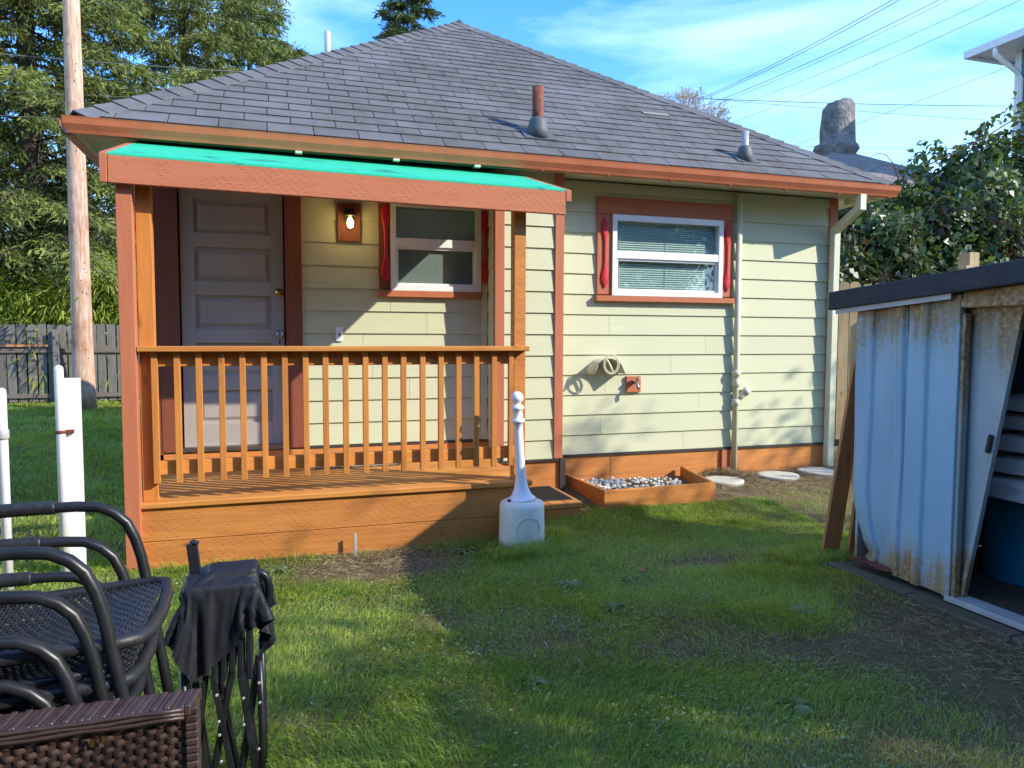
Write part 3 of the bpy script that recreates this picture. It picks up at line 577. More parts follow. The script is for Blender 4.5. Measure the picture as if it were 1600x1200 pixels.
# canopy: sloped sheet, front beam, end boards, rafters
g_=.30; tl=lambda x:2.318-.0105*(x+.93)
def cz(x,y): return tl(x)+g_*(y+1.40)
CX0,CX1=-.965,2.095
Pp(MB().hexa([(CX0+.045,-1.40,tl(CX0)-.165),(CX1-.045,-1.40,tl(CX1)-.165),(CX1-.045,-1.362,tl(CX1)-.165),(CX0+.045,-1.362,tl(CX0)-.165)],[(CX0+.045,-1.40,tl(CX0)),(CX1-.045,-1.40,tl(CX1)),(CX1-.045,-1.362,tl(CX1)),(CX0+.045,-1.362,tl(CX0))]).build('canopy_beam','rustinc',None,.003))
for x0,x1 in ((CX0,CX0+.042),(CX1-.042,CX1)):
    Pp(MB().hexa([(x0,-1.402,tl(x0)-(.165 if x0<1 else .07)),(x1,-1.402,tl(x0)-(.165 if x0<1 else .07)),(x1,-.27 if x0>1 else -.04,cz(x0,-.3 if x0>1 else -.04)-.035),(x0,-.27 if x0>1 else -.04,cz(x0,-.3 if x0>1 else -.04)-.035)],[(x0,-1.402,tl(x0)+.012),(x1,-1.402,tl(x0)+.012),(x1,-.29 if x0>1 else -.04,cz(x0,-.29 if x0>1 else -.04)+.012),(x0,-.29 if x0>1 else -.04,cz(x0,-.29 if x0>1 else -.04)+.012)]).build('canopy_end_board','rust',None,.003))
for x0,x1,ye in ((CX0+.044,.55,-.04),(.552,1.845,-.04),(1.847,CX1-.044,-.29)):
    Pp(MB().hexa([(x0,-1.398,cz(x0,-1.398)+.001),(x1,-1.398,cz(x1,-1.398)+.001),(x1,ye,cz(x1,ye)+.001),(x0,ye,cz(x0,ye)+.001)],[(x0,-1.398,cz(x0,-1.398)+.013),(x1,-1.398,cz(x1,-1.398)+.013),(x1,ye,cz(x1,ye)+.013),(x0,ye,cz(x0,ye)+.013)]).build('canopy_panel','green'))
for x0,x1,ye in ((CX0+.044,1.845,-.04),):
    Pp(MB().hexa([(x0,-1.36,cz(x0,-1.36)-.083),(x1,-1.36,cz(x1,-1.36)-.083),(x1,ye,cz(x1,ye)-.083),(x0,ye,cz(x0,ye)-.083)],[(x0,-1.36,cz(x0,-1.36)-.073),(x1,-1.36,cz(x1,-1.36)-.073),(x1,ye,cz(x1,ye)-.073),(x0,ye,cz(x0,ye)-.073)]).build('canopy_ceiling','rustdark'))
for x in (-.5,.05,.6,1.15,1.70):
    Pp(MB().hexa([(x-.02,-1.361,cz(x,-1.361)-.072),(x+.02,-1.361,cz(x,-1.361)-.072),(x+.02,-.04,cz(x,-.04)-.072),(x-.02,-.04,cz(x,-.04)-.072)],[(x-.02,-1.361,cz(x,-1.361)-.001),(x+.02,-1.361,cz(x,-1.361)-.001),(x+.02,-.04,cz(x,-.04)-.001),(x-.02,-.04,cz(x,-.04)-.001)]).build('rafter','cedary'))
pb('ledger_board','cedarx',-.9,1.79,-.075,-.04,2.50,2.60) if False else None
# mat lying on the porch
m=MB(); n=26; vs=[]
for i in range(n+1):
    for j in range(9):
        x=.32+.72*i/n; y=-.36+.30*j/8; e=max(0,(i-n+4)/4); z=DZ+.006+.035*e*e*(1 if j>3 else .5)+.002*math.sin(i*2.1)*math.cos(j*1.7); vs.append((x,y,z))
fs=[(i*9+j,(i+1)*9+j,(i+1)*9+j+1,i*9+j+1) for i in range(n) for j in range(8)]
m.add(vs,fs,True).add([(x,y,z-.005) for x,y,z in vs],[f[::-1] for f in fs]); tag(m.build('door_mat','greymat'),'grey woven door mat lying on the porch deck','mat')
# ------------------------------------------------------------------ step and mat
step=tag(empty('porch_step',(2.12,-.6,-.24)),'low timber step of short planks beside the porch deck','step')
def ST(o): o.parent=step; o.matrix_parent_inverse=Matrix.Translation((-2.12,.6,.24)); return o
for i in range(4):
    x=1.832+i*.144; ST(box('step_plank','cedary',None,x,x+.139,-.97+random.uniform(-.006,.006),-.295,-.150,-.112,.004))
ST(box('step_riser','cedarinc',None,1.84,2.39,-.955,-.92,-.27,-.151,.003)); ST(box('step_side','cedary',None,2.355,2.39,-.918,-.30,-.27,-.151,.003))
m=MB().box(1.86,2.36,-.84,-.30,-.111,-.103)
for i in range(17): m.box(1.875+i*.0285,1.885+i*.0285,-.83,-.31,-.103,-.098)
tag(m.build('step_mat','rubber'),'black ribbed rubber mat on the low porch step','mat')
# ------------------------------------------------------------------ white stanchion
bx,by=1.69,-1.50; bz=ghz(bx,by)-.01
bo=tag(empty('stanchion',(bx,by,bz)),'white ball topped plastic post standing in a round white weighted base','post')
BZ=.345
MB().lathe([(.160,0),(.166,.01),(.163,.15),(.160,BZ-.04),(.150,BZ-.012),(.125,BZ),(.04,BZ+.002)],n=32).build('weighted_base','basewhite',bo)
m=MB().lathe([(.10,0),(.10,.012),(.092,.02),(.078,.028),(.066,.05),(.052,.085),(.042,.13),(.036,.19),(.033,.26),(.032,.50),(.033,.555),(.047,.56),(.049,.575),(.042,.583),(.035,.59),(.035,.645),(.044,.652),(.05,.665),(.042,.675),(.028,.685),(.022,.695)],n=24)
o=m.build('post_shaft','plastic',bo); o.location=(-.0,0,BZ+.002); o.rotation_euler=(0,math.radians(-3.2),0)
m=MB().lathe([(.045*math.sin(math.pi*i/14)+.0005,-.045*math.cos(math.pi*i/14)) for i in range(15)],n=24); o=m.build('post_ball','plastic',bo); o.location=(-.040,0,BZ+.735)
ringp=[(.085*math.cos(q),-math.sqrt(max(0,.1645**2-(.085*math.cos(q))**2)),.165+.085*math.sin(q)) for q in [2*math.pi*i/28 for i in range(29)]]
MB().tube(ringp,.0022,5,False).build('moulded_ring','basewhite',bo)
MB().lathe([(.012,0),(.012,.015),(.006,.02)],(-.105,-.03,BZ-.002),8).lathe([(.012,0),(.012,.015),(.006,.02)],(.105,.02,BZ-.002),8).build('base_bolt','blackmetal',bo)
# ------------------------------------------------------------------ gravel box
gb=tag(empty('gravel_box',(3.15,-.5,-.16)),'open timber frame of white pebbles against the house skirt','planter box')
def GB(o): o.parent=gb; o.matrix_parent_inverse=Matrix.Translation((-3.15,.5,.16)); return o
def brd(a,b,h=.115):
    za,zb=ghz(*a)+.0,ghz(*b)+.0; d=(V(b)-V(a)).normalized(); n=V((-d.y,d.x))*.019
    P=[V(a)-n,V(b)-n,V(b)+n,V(a)+n]; zz=[za,zb,zb,za]
    return GB(MB().hexa([(p.x,p.y,z-.04) for p,z in zip(P,zz)],[(p.x,p.y,-.155+h) for p in P]).build('frame_board','cedarinc',None,.003))
brd((2.63,-.88),(2.60,-.06)); brd((2.61,-.90),(3.70,-.87)); brd((3.69,-.85),(3.86,-.06))
n=340; base=bpy.data.meshes.new('p'); bm=bmesh.new(); bmesh.ops.create_icosphere(bm,subdivisions=1,radius=1); tv=np.array([v.co[:] for v in bm.verts]); tf=np.array([[v.index for v in f.verts] for f in bm.faces]); bm.free()
VV=[];FF=[]
for i in range(n):
    x=random.uniform(2.72,3.66); y=random.uniform(-.80,-.12)
    if random.random()<(abs(x-3.2)/1.1)**2: continue
    r=random.uniform(.013,.026); R=np.array(Matrix.Rotation(random.random()*6,3,'Z')@Matrix.Rotation(random.uniform(-.5,.5),3,'X'))
    v=(tv*(1+rng.normal(size=(len(tv),1))*.09)*np.array([r*1.3,r,r*.7]))@R.T+np.array([x,y,ghz(x,y)+.016+random.random()*.02]); FF.append(tf+len(VV)*len(tv)); VV.append(v)
o=npmesh('pebbles',np.concatenate(VV),np.concatenate(FF),'pebble'); GB(o); o['kind']='stuff'
# stepping stones
for x,y,r,lab in ((4.13,-.36,.20,'round concrete stepping stone beside the straw heap and drain pipe'),(4.80,-.30,.21,'round concrete stepping stone between its two neighbours along the skirt'),(5.33,-.25,.20,'round concrete stepping stone nearest the downspout corner')):
    m=MB(); z=ghz(x,y); k=36; pr=[(r*.98,-.03),(r,.012),(r*.985,.020),(r*.8,.022),(r*.4,.021),(.002,.022)]
    m.lathe([(a,b) for a,b in pr],(x,y,z),k); tag(m.build('stepping_stone','concrete'),lab,'stepping stone','round stepping stones along the house')
# small stake in front of the porch
tag(MB().box(.52,.537,-1.37,-1.355,-.30,-.12).build('stake','galv',None,.002),'thin grey stake standing against the porch fascia','stake')
# ------------------------------------------------------------------ metal shed
SX=3.50; SZ=-.175
shed=tag(empty('metal_shed',(SX,-3.4,SZ)),'rusted pale blue sheet metal shed with a black felt roof edge','shed')
def SH(o): o.parent=shed; o.matrix_parent_inverse=Matrix.Translation((-SX,3.4,-SZ)); return o
def rz(y): return 1.405+max(0,-(y+2.42))*.068       # underside of roof edge
def corr(ys,ye,name,mat,dent=False,x=SX,bot=SZ):
    # corrugated sheet in the plane x=SX with ribs every .19 m
    prof=[]; y=ys
    pts=[0,.06,.072,.085,.10,.113,.125]
    n=int(round((ys-ye)/.006)); vs=[];fs=[]; K=34
    for i in range(n+1):
        y=ys+(ye-ys)*i/n; u=(ys-y)%.235; d=0
        if .085<u<.150: d=-.020*min(1,(u-.085)/.014,(.150-u)/.014)
        d+=-.004*math.sin((ys-y)*26)
        for k in range(K+1):
            t=k/K; zt=rz(y)+.02; z=bot+(zt-bot)*t; dx=0; dy=0; dz=0
            if dent:
                e=max(0,1-(ys-y)/.42); lo=max(0,1-t/.30)
                dy=-(e**1.2)*(lo**1.5)*.10*(1-.75*max(0,1-t/.05)); dx=.10*e*lo**2+.018*math.sin(t*60+y*14)*e*max(0,1-t/.16); dz=.015*e*max(0,1-t/.06)
                dx+=.006*math.sin(y*19+t*7)
            dx+=.012*math.exp(-((t-.42)/.2)**2-((ys-y-.45)/.25)**2)
            vs.append((x+d+dx,y+dy,z+dz))
    for i in range(n):
        for k in range(K): a=i*(K+1)+k; fs.append((a,a+1,a+K+2,a+K+1))
    m=MB().add(vs,fs,True).add([(a+.0025,b,c) for a,b,c in vs],[f[::-1] for f in fs],True)
    return SH(m.build(name,mat))
corr(-2.70,-3.09,'wall_panel','blue',True); corr(-3.094,-3.40,'wall_panel','blue')
SH(MB().box(SX-.026,SX+.02,-3.448,-3.402,SZ,rz(-3.42)-.005).build('door_jamb','blue',None,.004)); SH(MB().box(SX-.012,SX+.03,-3.47,-3.447,SZ,rz(-3.46)-.11).build('door_jamb','rusty',None,.003))
SH(MB().hexa([(SX-.01,-5.1,1.395),(SX+.03,-5.1,1.395),(SX+.03,-3.448,1.395),(SX-.01,-3.448,1.395)],[(SX-.01,-5.1,rz(-4.4)),(SX+.03,-5.1,rz(-4.4)),(SX+.03,-3.448,rz(-3.448)+.01),(SX-.01,-3.448,rz(-3.448)+.01)]).build('door_header','rusty'))
SH(MB().box(SX-.022,SX-.011,-5.1,-3.448,1.40,1.44).build('door_track','rusty'))
# other walls
SH(MB().box(SX+.04,SX+1.6,-2.715,-2.695,SZ,1.50).build('end_wall','blue')); SH(MB().box(SX+1.6,SX+1.62,-5.2,-2.695,SZ,1.45).build('rear_wall','blue')); SH(MB().box(SX,SX+1.6,-5.2,-5.18,SZ,1.5).box(SX,SX+.02,-5.18,-4.75,SZ,1.4).build('end_wall','blue'))
# roof with felt edge
def rf(x,y,dz): return (x,y,rz(y)+dz if y>-3.95 else rz(-3.95)-(-3.95-y)*.068+dz)
m=MB(); ysr=[-2.53,-2.8,-3.3,-3.42,-3.95,-4.6,-5.3]; x0,x1=SX-.085,SX+1.7
vs=[];
for y in ysr: vs+= [rf(x0,y,-.0),rf(x0,y,.115),rf(x1,y,.115),rf(x1,y,.0)]
fs=[]
for i in range(len(ysr)-1):
    a=4*i
    fs+=[(a,a+4,a+5,a+1),(a+1,a+5,a+6,a+2),(a+2,a+6,a+7,a+3),(a+3,a+7,a+4,a)]
fs+=[(0,1,2,3),(24,27,26,25)]
SH(m.add(vs,fs).build('roof','tarpaper',None,.006))
SH(MB().hexa([rf(x0+.02,-3.42,-.03),rf(x0+.03,-3.42,-.03),rf(x0+.03,-2.58,-.03),rf(x0+.02,-2.58,-.03)],[rf(x0+.02,-3.42,.0),rf(x0+.03,-3.42,0),rf(x0+.03,-2.58,0),rf(x0+.02,-2.58,0)]).build('drip_strip','galv'))
# hanging door, swung off its track
m=MB().box(0,.006,-.52,0,0,1.60).box(-.022,.008,-.54,-.515,0,1.60).box(-.012,-.001,-.52,0,1.57,1.595)
o=m.build('sliding_door','bluedoor',None,.002); SH(o); o.location=(SX+.055,-2.95,SZ+.085); o.rotation_euler=(math.radians(9.7),0,0)
o.matrix_parent_inverse=Matrix.Translation((-SX,3.4,-SZ))
hd=MB().box(-.045,-.023,-.53,-.505,.83,.93).build('door_handle','blackmetal',o,.006)
SH(MB().box(SX-.03,SX+.09,-5.15,-3.42,SZ-.02,SZ+.012).build('door_sill','galv',None,.004))
for i in range(10):
    SH(box('floor_board','floorplank',None,SX+.10+i*.148,SX+.10+i*.148+.143,-5.15,-2.72,SZ-.03,SZ-.008+random.uniform(-.003,.003)))
yb_=-2.66
while yb_>-5.2:
    l=.62; o=MB().box(SX-.145,SX-.035,yb_-l+.006,yb_,-.32,SZ-.022+random.uniform(-.008,.004)).build('base_timber','timber',None,.008); SH(o); yb_-=l
SH(MB().box(SX-.035,SX+.1,-5.15,-2.7,-.34,SZ-.032).build('base_plinth','timber'))
# rust scraps at the dented foot
m=MB()
for i in range(7):
    y=-2.72-i*.045; m.bar((SX-.02-.03*random.random(),y,SZ+.008+.02*random.random()),(SX+.03,y-.09,SZ+.015+.02*random.random()),.035,.004)
SH(m.build('rusted_foot','rustpipe'))
# shed contents
def pad(x0,x1,y0,y1,z0,z1,lab,seed):
    bm=bmesh.new(); bmesh.ops.create_cube(bm,size=1); bmesh.ops.subdivide_edges(bm,edges=list(bm.edges),cuts=7,use_grid_fill=True)
    for v in bm.verts:
        x,y,z=v.co; rx=max(abs(x),abs(y))*2; f=1-.45*max(0,rx-.72)/.28*(abs(z)*2)
        k=math.sin(x*7+seed)*math.sin(y*9+seed*2)*.06+math.sin(y*23+seed)*.03
        v.co=(x0+(x+.5)*(x1-x0)+.015*math.sin(y*11+seed*3),y0+(y+.5)*(y1-y0),(z0+z1)/2+(z*f+k*(.5+z))*(z1-z0)+.02*(x))
    me=bpy.data.meshes.new('folded_pad'); bm.to_mesh(me); bm.free(); me.polygons.foreach_set('use_smooth',[True]*len(me.polygons))
    return tag(link('folded_pad',me,'tarp'),lab,'cushion','folded white pads stacked in the shed')
zz_=.335; labs=['crumpled white vinyl pad at the bottom of the shed stack','white vinyl pad lying on the crumpled one','middle white vinyl pad of the shed stack','white vinyl pad second from the top of the shed stack','top white vinyl pad of the shed stack']
for i,(h,lb) in enumerate(zip((.15,.13,.125,.11,.10),labs)):
    pad(SX+.30+.02*(i%2),SX+1.2,-4.75,-3.22-.012*(i%3),zz_,zz_+h,lb,i*1.7+.4); zz_+=h*.97
for (x,y,r,lab) in ((SX+.72,-3.30,.23,'blue plastic tub under the white pads beside the sliding door'),(SX+.80,-3.84,.29,'wide blue plastic tub under the white pads deeper along the doorway')):
    t=tag(empty('plastic_tub',(x,y,SZ-.006)),lab,'tub','blue tubs in the shed')
    MB().lathe([(r*.88,0),(r*.9,.01),(r*.97,.44),(r,.46),(r,.475)],n=28).build('tub_body','barrel',t); MB().lathe([(r*1.03,.476),(r*1.03,.50),(r*.2,.505)],n=28).build('tub_lid','barrel',t)
# leaning planks
for (xa,xb,yy,xt,zt,lab) in ((3.49,3.63,-2.46,3.60,1.09,'stained plank with pale edge leaning outermost at the shed corner'),(3.64,3.86,-2.53,3.70,1.10,'stained wide board leaning between outer plank and the shed corner')):
    z0=ghz(xa,yy)-.01; w_=xb-xa
    o=MB().hexa([(xa,yy,z0),(xb,yy,z0),(xb,yy+.025,z0),(xa,yy+.025,z0)],[(xt-.015,yy-.14,zt),(xt+w_*.7,yy-.14,zt),(xt+w_*.7,yy-.115,zt),(xt-.015,yy-.115,zt)]).build('leaning_plank','plank',None,.002)
    tag(o,lab,'plank')
# ------------------------------------------------------------------ fences
def fence(name,p0,p1,h,zb,pw,gap,mat,matx,label,railz,posts,dog=False,side=-1,jit=.02):
    p0=V(p0);p1=V(p1); d=(p1-p0); L_=d.length; ang=math.atan2(d.y,d.x)
    f=tag(empty(name,(p0.x,p0.y,zb),ang),label,'fence'); x=0
    while x<L_:
        hh_=h+random.uniform(-jit,jit); m=MB(); ww=pw*random.uniform(.94,1.03)
        if dog: m.extrude([(0,0),(ww,0),(ww,hh_-.03),(ww-.025,hh_),(.025,hh_),(0,hh_-.03)],lambda a,b:(a,0,b),lambda a,b:(a,.018,b)); m.add([(a,0,b) for a,b in [(0,0),(ww,0),(ww,hh_-.03),(ww-.025,hh_),(.025,hh_),(0,hh_-.03)]],[tuple(range(6))]); m.add([(a,.018,b) for a,b in [(0,0),(ww,0),(ww,hh_-.03),(ww-.025,hh_),(.025,hh_),(0,hh_-.03)]],[tuple(range(6))[::-1]])
        else: m.box(0,ww,0,.018,random.uniform(0,.02),hh_)
        o=m.build('picket',mat,f); o.location=(x,random.uniform(-.003,.003),0); o.rotation_euler=(0,random.uniform(-.008,.008),0); x+=pw+gap
    for z in railz: MB().box(0,L_,-.045 if side<0 else .022,-.006 if side<0 else .06,z-.045,z+.045).build('fence_rail',matx,f)
    for px in posts: MB().box(px-.05,px+.05,-.15 if side<0 else .06,-.047 if side<0 else .16,-.2,h-.1).build('fence_post',mat,f)
    return f
fl=fence('board_fence',(-7.0,11.2),(-.9,11.2),1.62,-.16,.162,.022,'weathered','weatheredx','weathered grey board fence with gaps behind the utility pole',(.14,1.08),(.3,2.75,5.2))
MB().box(0,2.6,-.09,-.047,1.16,1.20).build('loose_rail','plank',fl)
tag(MB().bar((-3.98,10.98,1.42),(-3.72,10.95,.25),.10,.03,(0,1,0)).build('loose_board','weathered'),'pale loose board leaning on the grey fence beside the pole','board')
fr=fence('cedar_fence',(5.95,1.35),(9.6,.55),1.98,-.05,.135,.012,'newfence','newfence','tan dog eared cedar fence behind the house corner and shed',(.35,1.6),(),True,1)
tag(MB().box(8.06,8.22,.42,.58,-.1,2.28).box(8.00,8.062,.41,.52,-.1,2.12).build('gate_post','newfence',None,.004),'square tan timber post rising behind the shed roof edge','post')
# ------------------------------------------------------------------ white steel posts
for (x,y,h,flat,lab) in ((-1.245,-1.27,1.32,True,'white pipe post strapped to a flat white board beside the porch'),(-1.50,-1.45,1.20,False,'plain white pipe post with wire wraps away from the porch')):
    z=ghz(x,y); t=tag(empty('fence_post',(x,y,z)),lab,'post')
    MB().lathe([(.027,-.03),(.026,h-.03),(.024,h-.012),(.012,h),(.002,h+.002)],n=14).build('pipe',MT['plastic'],t)
    if flat:
        MB().box(.012,.105,.02,.06,-.03,h-.08).build('flat_board',MT['plastic'],t,.003); MB().lathe([(.030,0),(.030,.02)],(0,0,h-.42),12).box(.02,.07,-.01,.02,h-.42,h-.40).build('rusty_strap','rustpipe',t)
    else:
        MB().lathe([(.030,0),(.034,.01),(.034,.05),(.029,.06)],(0,0,h-.30),10).lathe([(.030,0),(.034,.01),(.034,.03),(.029,.04)],(0,0,h-.75),10).build('wire_wrap','galv',t)
# ------------------------------------------------------------------ stacked chairs
def chair_proto():
    r=empty('stacking_chair')
    Wd=.225
    def arc(p,q,n,f): return [tuple(f(i/n)) for i in range(n+1)]
    for s in (-1,1):
        y=s*(Wd+.005)
        pts=[(-.46,y*.80,.62),(-.40,y*.9,.635),(-.28,y,.648),(-.12,y,.655),(.02,y,.655),(.075,y,.65),(.115,y,.63),(.145,y,.60),(.165,y,.555),(.18,y,.50),(.205,y*.985,.35),(.235,y*.97,.15),(.255,y*.96,0)]
        MB().tube(pts,.0145,10).build('arm_and_front_leg','black',r)
        MB().tube([(-.34+.31*i/70,y*(.96+.04*min(1,i/14)),.643+.013*(1-(1-i/70)**2)) for i in range(71)],[.0183+.0012*(i%2) for i in range(71)],10).build('arm_wrap','wickerblack',r)
        MB().tube([(-.30,y*.86,.80),(-.29,y*.88,.45),(-.32,y*.9,.2),(-.38,y*.92,0)],.0125,8).build('rear_leg','black',r)
        MB().tube([(-.27,y*.86,.33),(.0,y*.9,.35),(.205,y*.97,.37)],.010,8).build('side_stretcher','black',r)
    # woven seat: strands running across, over and under lengthwise stakes
    m=MB(); NS=50; NY=26
    def sz(u,v): return .40+.03*u-.032*(1-v*v)*math.sin(math.pi*min(1,u*1.1))
    for i in range(NS):
        u=(i+.5)/NS; x=-.28+.525*u; wy=(Wd-.004)*(.86+.14*u); vs=[]; fs=[]
        for j in range(NY*2+1):
            v=j/(NY*2)*2-1; z=sz(u,v)+.0035*math.cos(math.pi*j/2+math.pi*(i%2)); vs+=[(x-.0042,v*wy,z-.001),(x,v*wy,z+.0022),(x+.0042,v*wy,z-.001)]
        for j in range(NY*2):
            for k in range(2): q=j*3+k; fs.append((q,q+1,q+4,q+3))
        m.add(vs,fs,True)
    for j in range(NY):
        v=(j+.5)/NY*2-1; m.tube([(-.28+.525*u,v*(Wd-.004)*(.86+.14*u),sz(u,v)-.001) for u in (0,.25,.5,.75,1)],.0022,4)
    m.build('woven_seat','wickerblack',r)
    rim=[(-.28,-Wd*.86,.40),(-.05,-Wd*.93,.413),(.20,-Wd*.985,.428),(.245,-Wd*.90,.428),(.258,-Wd*.6,.418),(.262,0,.41),(.258,Wd*.6,.418),(.245,Wd*.90,.428),(.20,Wd*.985,.428),(-.05,Wd*.93,.413),(-.28,Wd*.86,.40)]
    MB().tube(rim,.0165,9).build('seat_rim','wickerblack',r)
    # woven back
    nb,mb_=30,30; vs=[]
    for i in range(nb+1):
        for j in range(mb_+1):
            t=i/nb; a=(j/mb_*2-1)*1.15; x=-.26-.10*t-.12*math.cos(a)+.06; y=(Wd*.98)*math.sin(a)/math.sin(1.15); z=.42+.42*t-.05*t*(a/1.15)**2; o_=.003*(1 if (i+j)%2 else -1); vs.append((x+o_,y,z))
    fs=[(i*(mb_+1)+j,(i+1)*(mb_+1)+j,(i+1)*(mb_+1)+j+1,i*(mb_+1)+j+1) for i in range(nb) for j in range(mb_)]
    MB().add(vs,fs).add([(x-.01,y,z) for x,y,z in vs],[f[::-1] for f in fs]).build('woven_back','wickerblack',r)
    top=[vs[nb*(mb_+1)+j] for j in range(mb_+1)]; MB().tube(top,.016,8).build('back_rim','black',r)
    return r
def copy_tree(o,parent=None):
    c=o.copy(); COL.objects.link(c)
    if parent is not None: c.parent=parent
    for ch in list(o.children): copy_tree(ch,c)
    return c
cp=chair_proto(); gz=ghz(-.55,-4.4)
clab=['black woven stacking chair at the bottom of the stack','black woven stacking chair second from the bottom of the stack','black woven stacking chair in the middle of the stack','black woven stacking chair just under the top one','black woven stacking chair on top with its empty seat showing']
for i in range(5):
    c=cp if i==0 else copy_tree(cp)
    c.location=(-.665+.030*i,-4.40+.004*i,gz+.095*i); c.rotation_euler=(0,0,math.radians(1.5*(i%2)-1)); tag(c,clab[i],'chair','stacked black woven chairs')
# ------------------------------------------------------------------ brown wicker panel
wk=tag(empty('wicker_panel',(-.55,-4.75,-.27)),'dark brown woven resin wicker panel in front of the stacked chairs','wicker panel')
x0,x1,zt=-.42,.372,.715; PWY=.05
ns=38; sx=[x0+.02+(x1-x0-.04)*i/(ns-1) for i in range(ns)]
for x in sx: MB().box(x-.006,x+.006,-.008,.002,.02,zt-.02).build('wicker_stake','wicker',wk)
# rows: alternate over/under
def strip(par):
    vs=[];fs=[]; n=(ns-1)*4
    for i in range(n+1):
        x=sx[0]+(sx[-1]-sx[0])*i/n; d=.0062*math.cos(math.pi*i/4+math.pi*par)-.003
        vs+=[(x,d-.0025,-.0056),(x,d-.0035,0),(x,d-.0025,.0056),(x,d+.0015,.0056),(x,d+.0015,-.0056)]
    for i in range(n):
        for k in range(5): a=i*5; fs.append((a+k,a+(k+1)%5,a+5+(k+1)%5,a+5+k))
    me=bpy.data.meshes.new('wicker_row'); me.from_pydata(vs,[],fs); me.materials.append(MT['wicker']); return me
sm_=[strip(0),strip(1)]
z=.03; i=0
while z<zt-.03:
    o=bpy.data.objects.new('wicker_row',sm_[i%2]); COL.objects.link(o); o.parent=wk; o.location=(0,-.004,z); z+=.0128; i+=1
# rolled top rim and end post
NRM=58; dxr=(x1-x0)/NRM
for i in range(NRM):
    x=x0+dxr*i; q=.002*math.sin(i*2.7); k=.018
    MB().hexa([(x+.0008,-.024,zt-.028),(x+dxr,-.024,zt-.028),(x+dxr+k,.05,zt-.028),(x+.0008+k,.05,zt-.028)],[(x+.0008,-.021,zt-.006+q),(x+dxr,-.021,zt-.006+q),(x+dxr+k,.046,zt+q),(x+.0008+k,.046,zt+q)]).build('rim_strip','wicker',wk,.002)
for k in range(40): 
    zq=.015+k*.0172; MB().box(x1-.012,x1+.014,-.02,.05,zq,zq+.0155).build('edge_wrap','wicker',wk,.003)
for k in range(3): MB().tube([(x0+(x1-.012-x0)*i/16,-.0255+.0015*math.sin(i*2.2+k),zt-.030+.0095*k+.0012*math.sin(i*1.7+k*2)) for i in range(17)],.0052,6).build('rim_strand','wicker',wk)
for k in range(2): MB().box(.18+k*.022,.189+k*.022,-.030,-.0245,zt-.062+.004*k,zt-.046+.004*k).build('yellow_tie','brass',wk)
MB().box(x0,x1-.012,.012,.045,.0,zt-.031).build('wicker_backing','wicker',wk)
# ------------------------------------------------------------------ folded wagon
wg=tag(empty('folded_wagon',(-.165,-3.90,-.265)),'folded black canvas garden wagon standing upright beside the stacked chairs','wagon')
def WX(x,y,z): return (x,y,z)
fr=[(-.10,-.06),(.10,-.05),(-.10,.10),(.10,.10)]
def legbar(a,b,name='scissor_bar'):
    MB().bar(a,b,.018,.010,(0,1,0)).build(name,'black',wg,.002)
for s,yy in ((0,-.07),(1,.0),(2,.08)):
    legbar((-.105,yy,.02),(-.055,yy,.40)); legbar((-.055,yy-.012,.02),(-.10,yy-.012,.40)); legbar((-.045,yy,.02),(.03,yy,.42)); legbar((.035,yy-.012,.02),(-.03,yy-.012,.42)); legbar((.045,yy,.02),(.105,yy,.40)); legbar((.10,yy-.012,.02),(.055,yy-.012,.40))
for (x,y) in ((-.115,-.085),(.115,-.08),(-.12,.1),(.118,.1)):
    MB().tube([(x,y,.0),(x*1.02,y,.22),(x*.98,y,.45)],.011,8).build('frame_tube','black',wg)
for i in range(16):
    x=random.choice((-.08,-.01,.07,.115,-.115))+random.uniform(-.01,.01); z=.05+.33*(i/15); MB().lathe([(.0055,0),(.004,.003)],(0,0,0),8).build('rivet','rivet',wg).matrix_basis=Matrix.Translation((x,-.094,z))@Matrix.Rotation(math.pi/2,4,'X')
cv=link('canvas_cover',CLOTH,'fabric',wg); cv.location=(0,0,0)
# inner folded bed
m=MB()
for i in range(7):
    x=-.085+i*.026; m.hexa([(x,-.085,.40+.02*math.sin(i*2)),(x+.02,-.085,.40+.02*math.sin(i*2)),(x+.02,.09,.42),(x,.09,.42)],[(x+.004,-.08,.70),(x+.018,-.08,.70),(x+.018,.085,.70),(x+.004,.085,.70)])
m.build('folded_bed','fabric',wg,.004)
lp=[(.115+.032*math.cos(q)+.0,-.03,.66+.062*math.sin(q)) for q in [2*math.pi*i/20 for i in range(21)]]
MB().tube(lp,.013,9,False).build('handle_loop','black',wg)
MB().bar((-.075,-.04,.74),(-.085,-.04,.84),.034,.012,(0,1,0)).bar((-.085,-.04,.84),(-.07,-.03,.842),.034,.012).build('strap','fabric',wg,.004)
# ------------------------------------------------------------------ background houses
nh=tag(empty('neighbour_house',(14.5,9,-.1)),'old house with weathered brown hip roof and rough grey chimney','house')
def NH(o): o.parent=nh; o.matrix_parent_inverse=Matrix.Translation((-14.5,-9,.1)); return o
ap_=V((12.75,8.2,5.75)); ev=[(9.2,4.2,3.55),(17.4,4.2,3.55),(19.5,13,3.55),(9.2,13,3.55)]; ap2=V((13.2,10.5,5.75))
rr_=NH(MB().add(ev+[ap_,ap2]+[(x,y,z-.12) for x,y,z in ev],[(0,1,4),(1,2,5,4),(2,3,5),(3,0,4,5),(0,6,7,1),(1,7,8,2),(2,8,9,3),(3,9,6,0),(6,9,8,7)]).build('roof','oldroof'))
NH(MB().box(9.9,16.8,4.8,12.4,-.3,3.45).build('wall','weathered'))
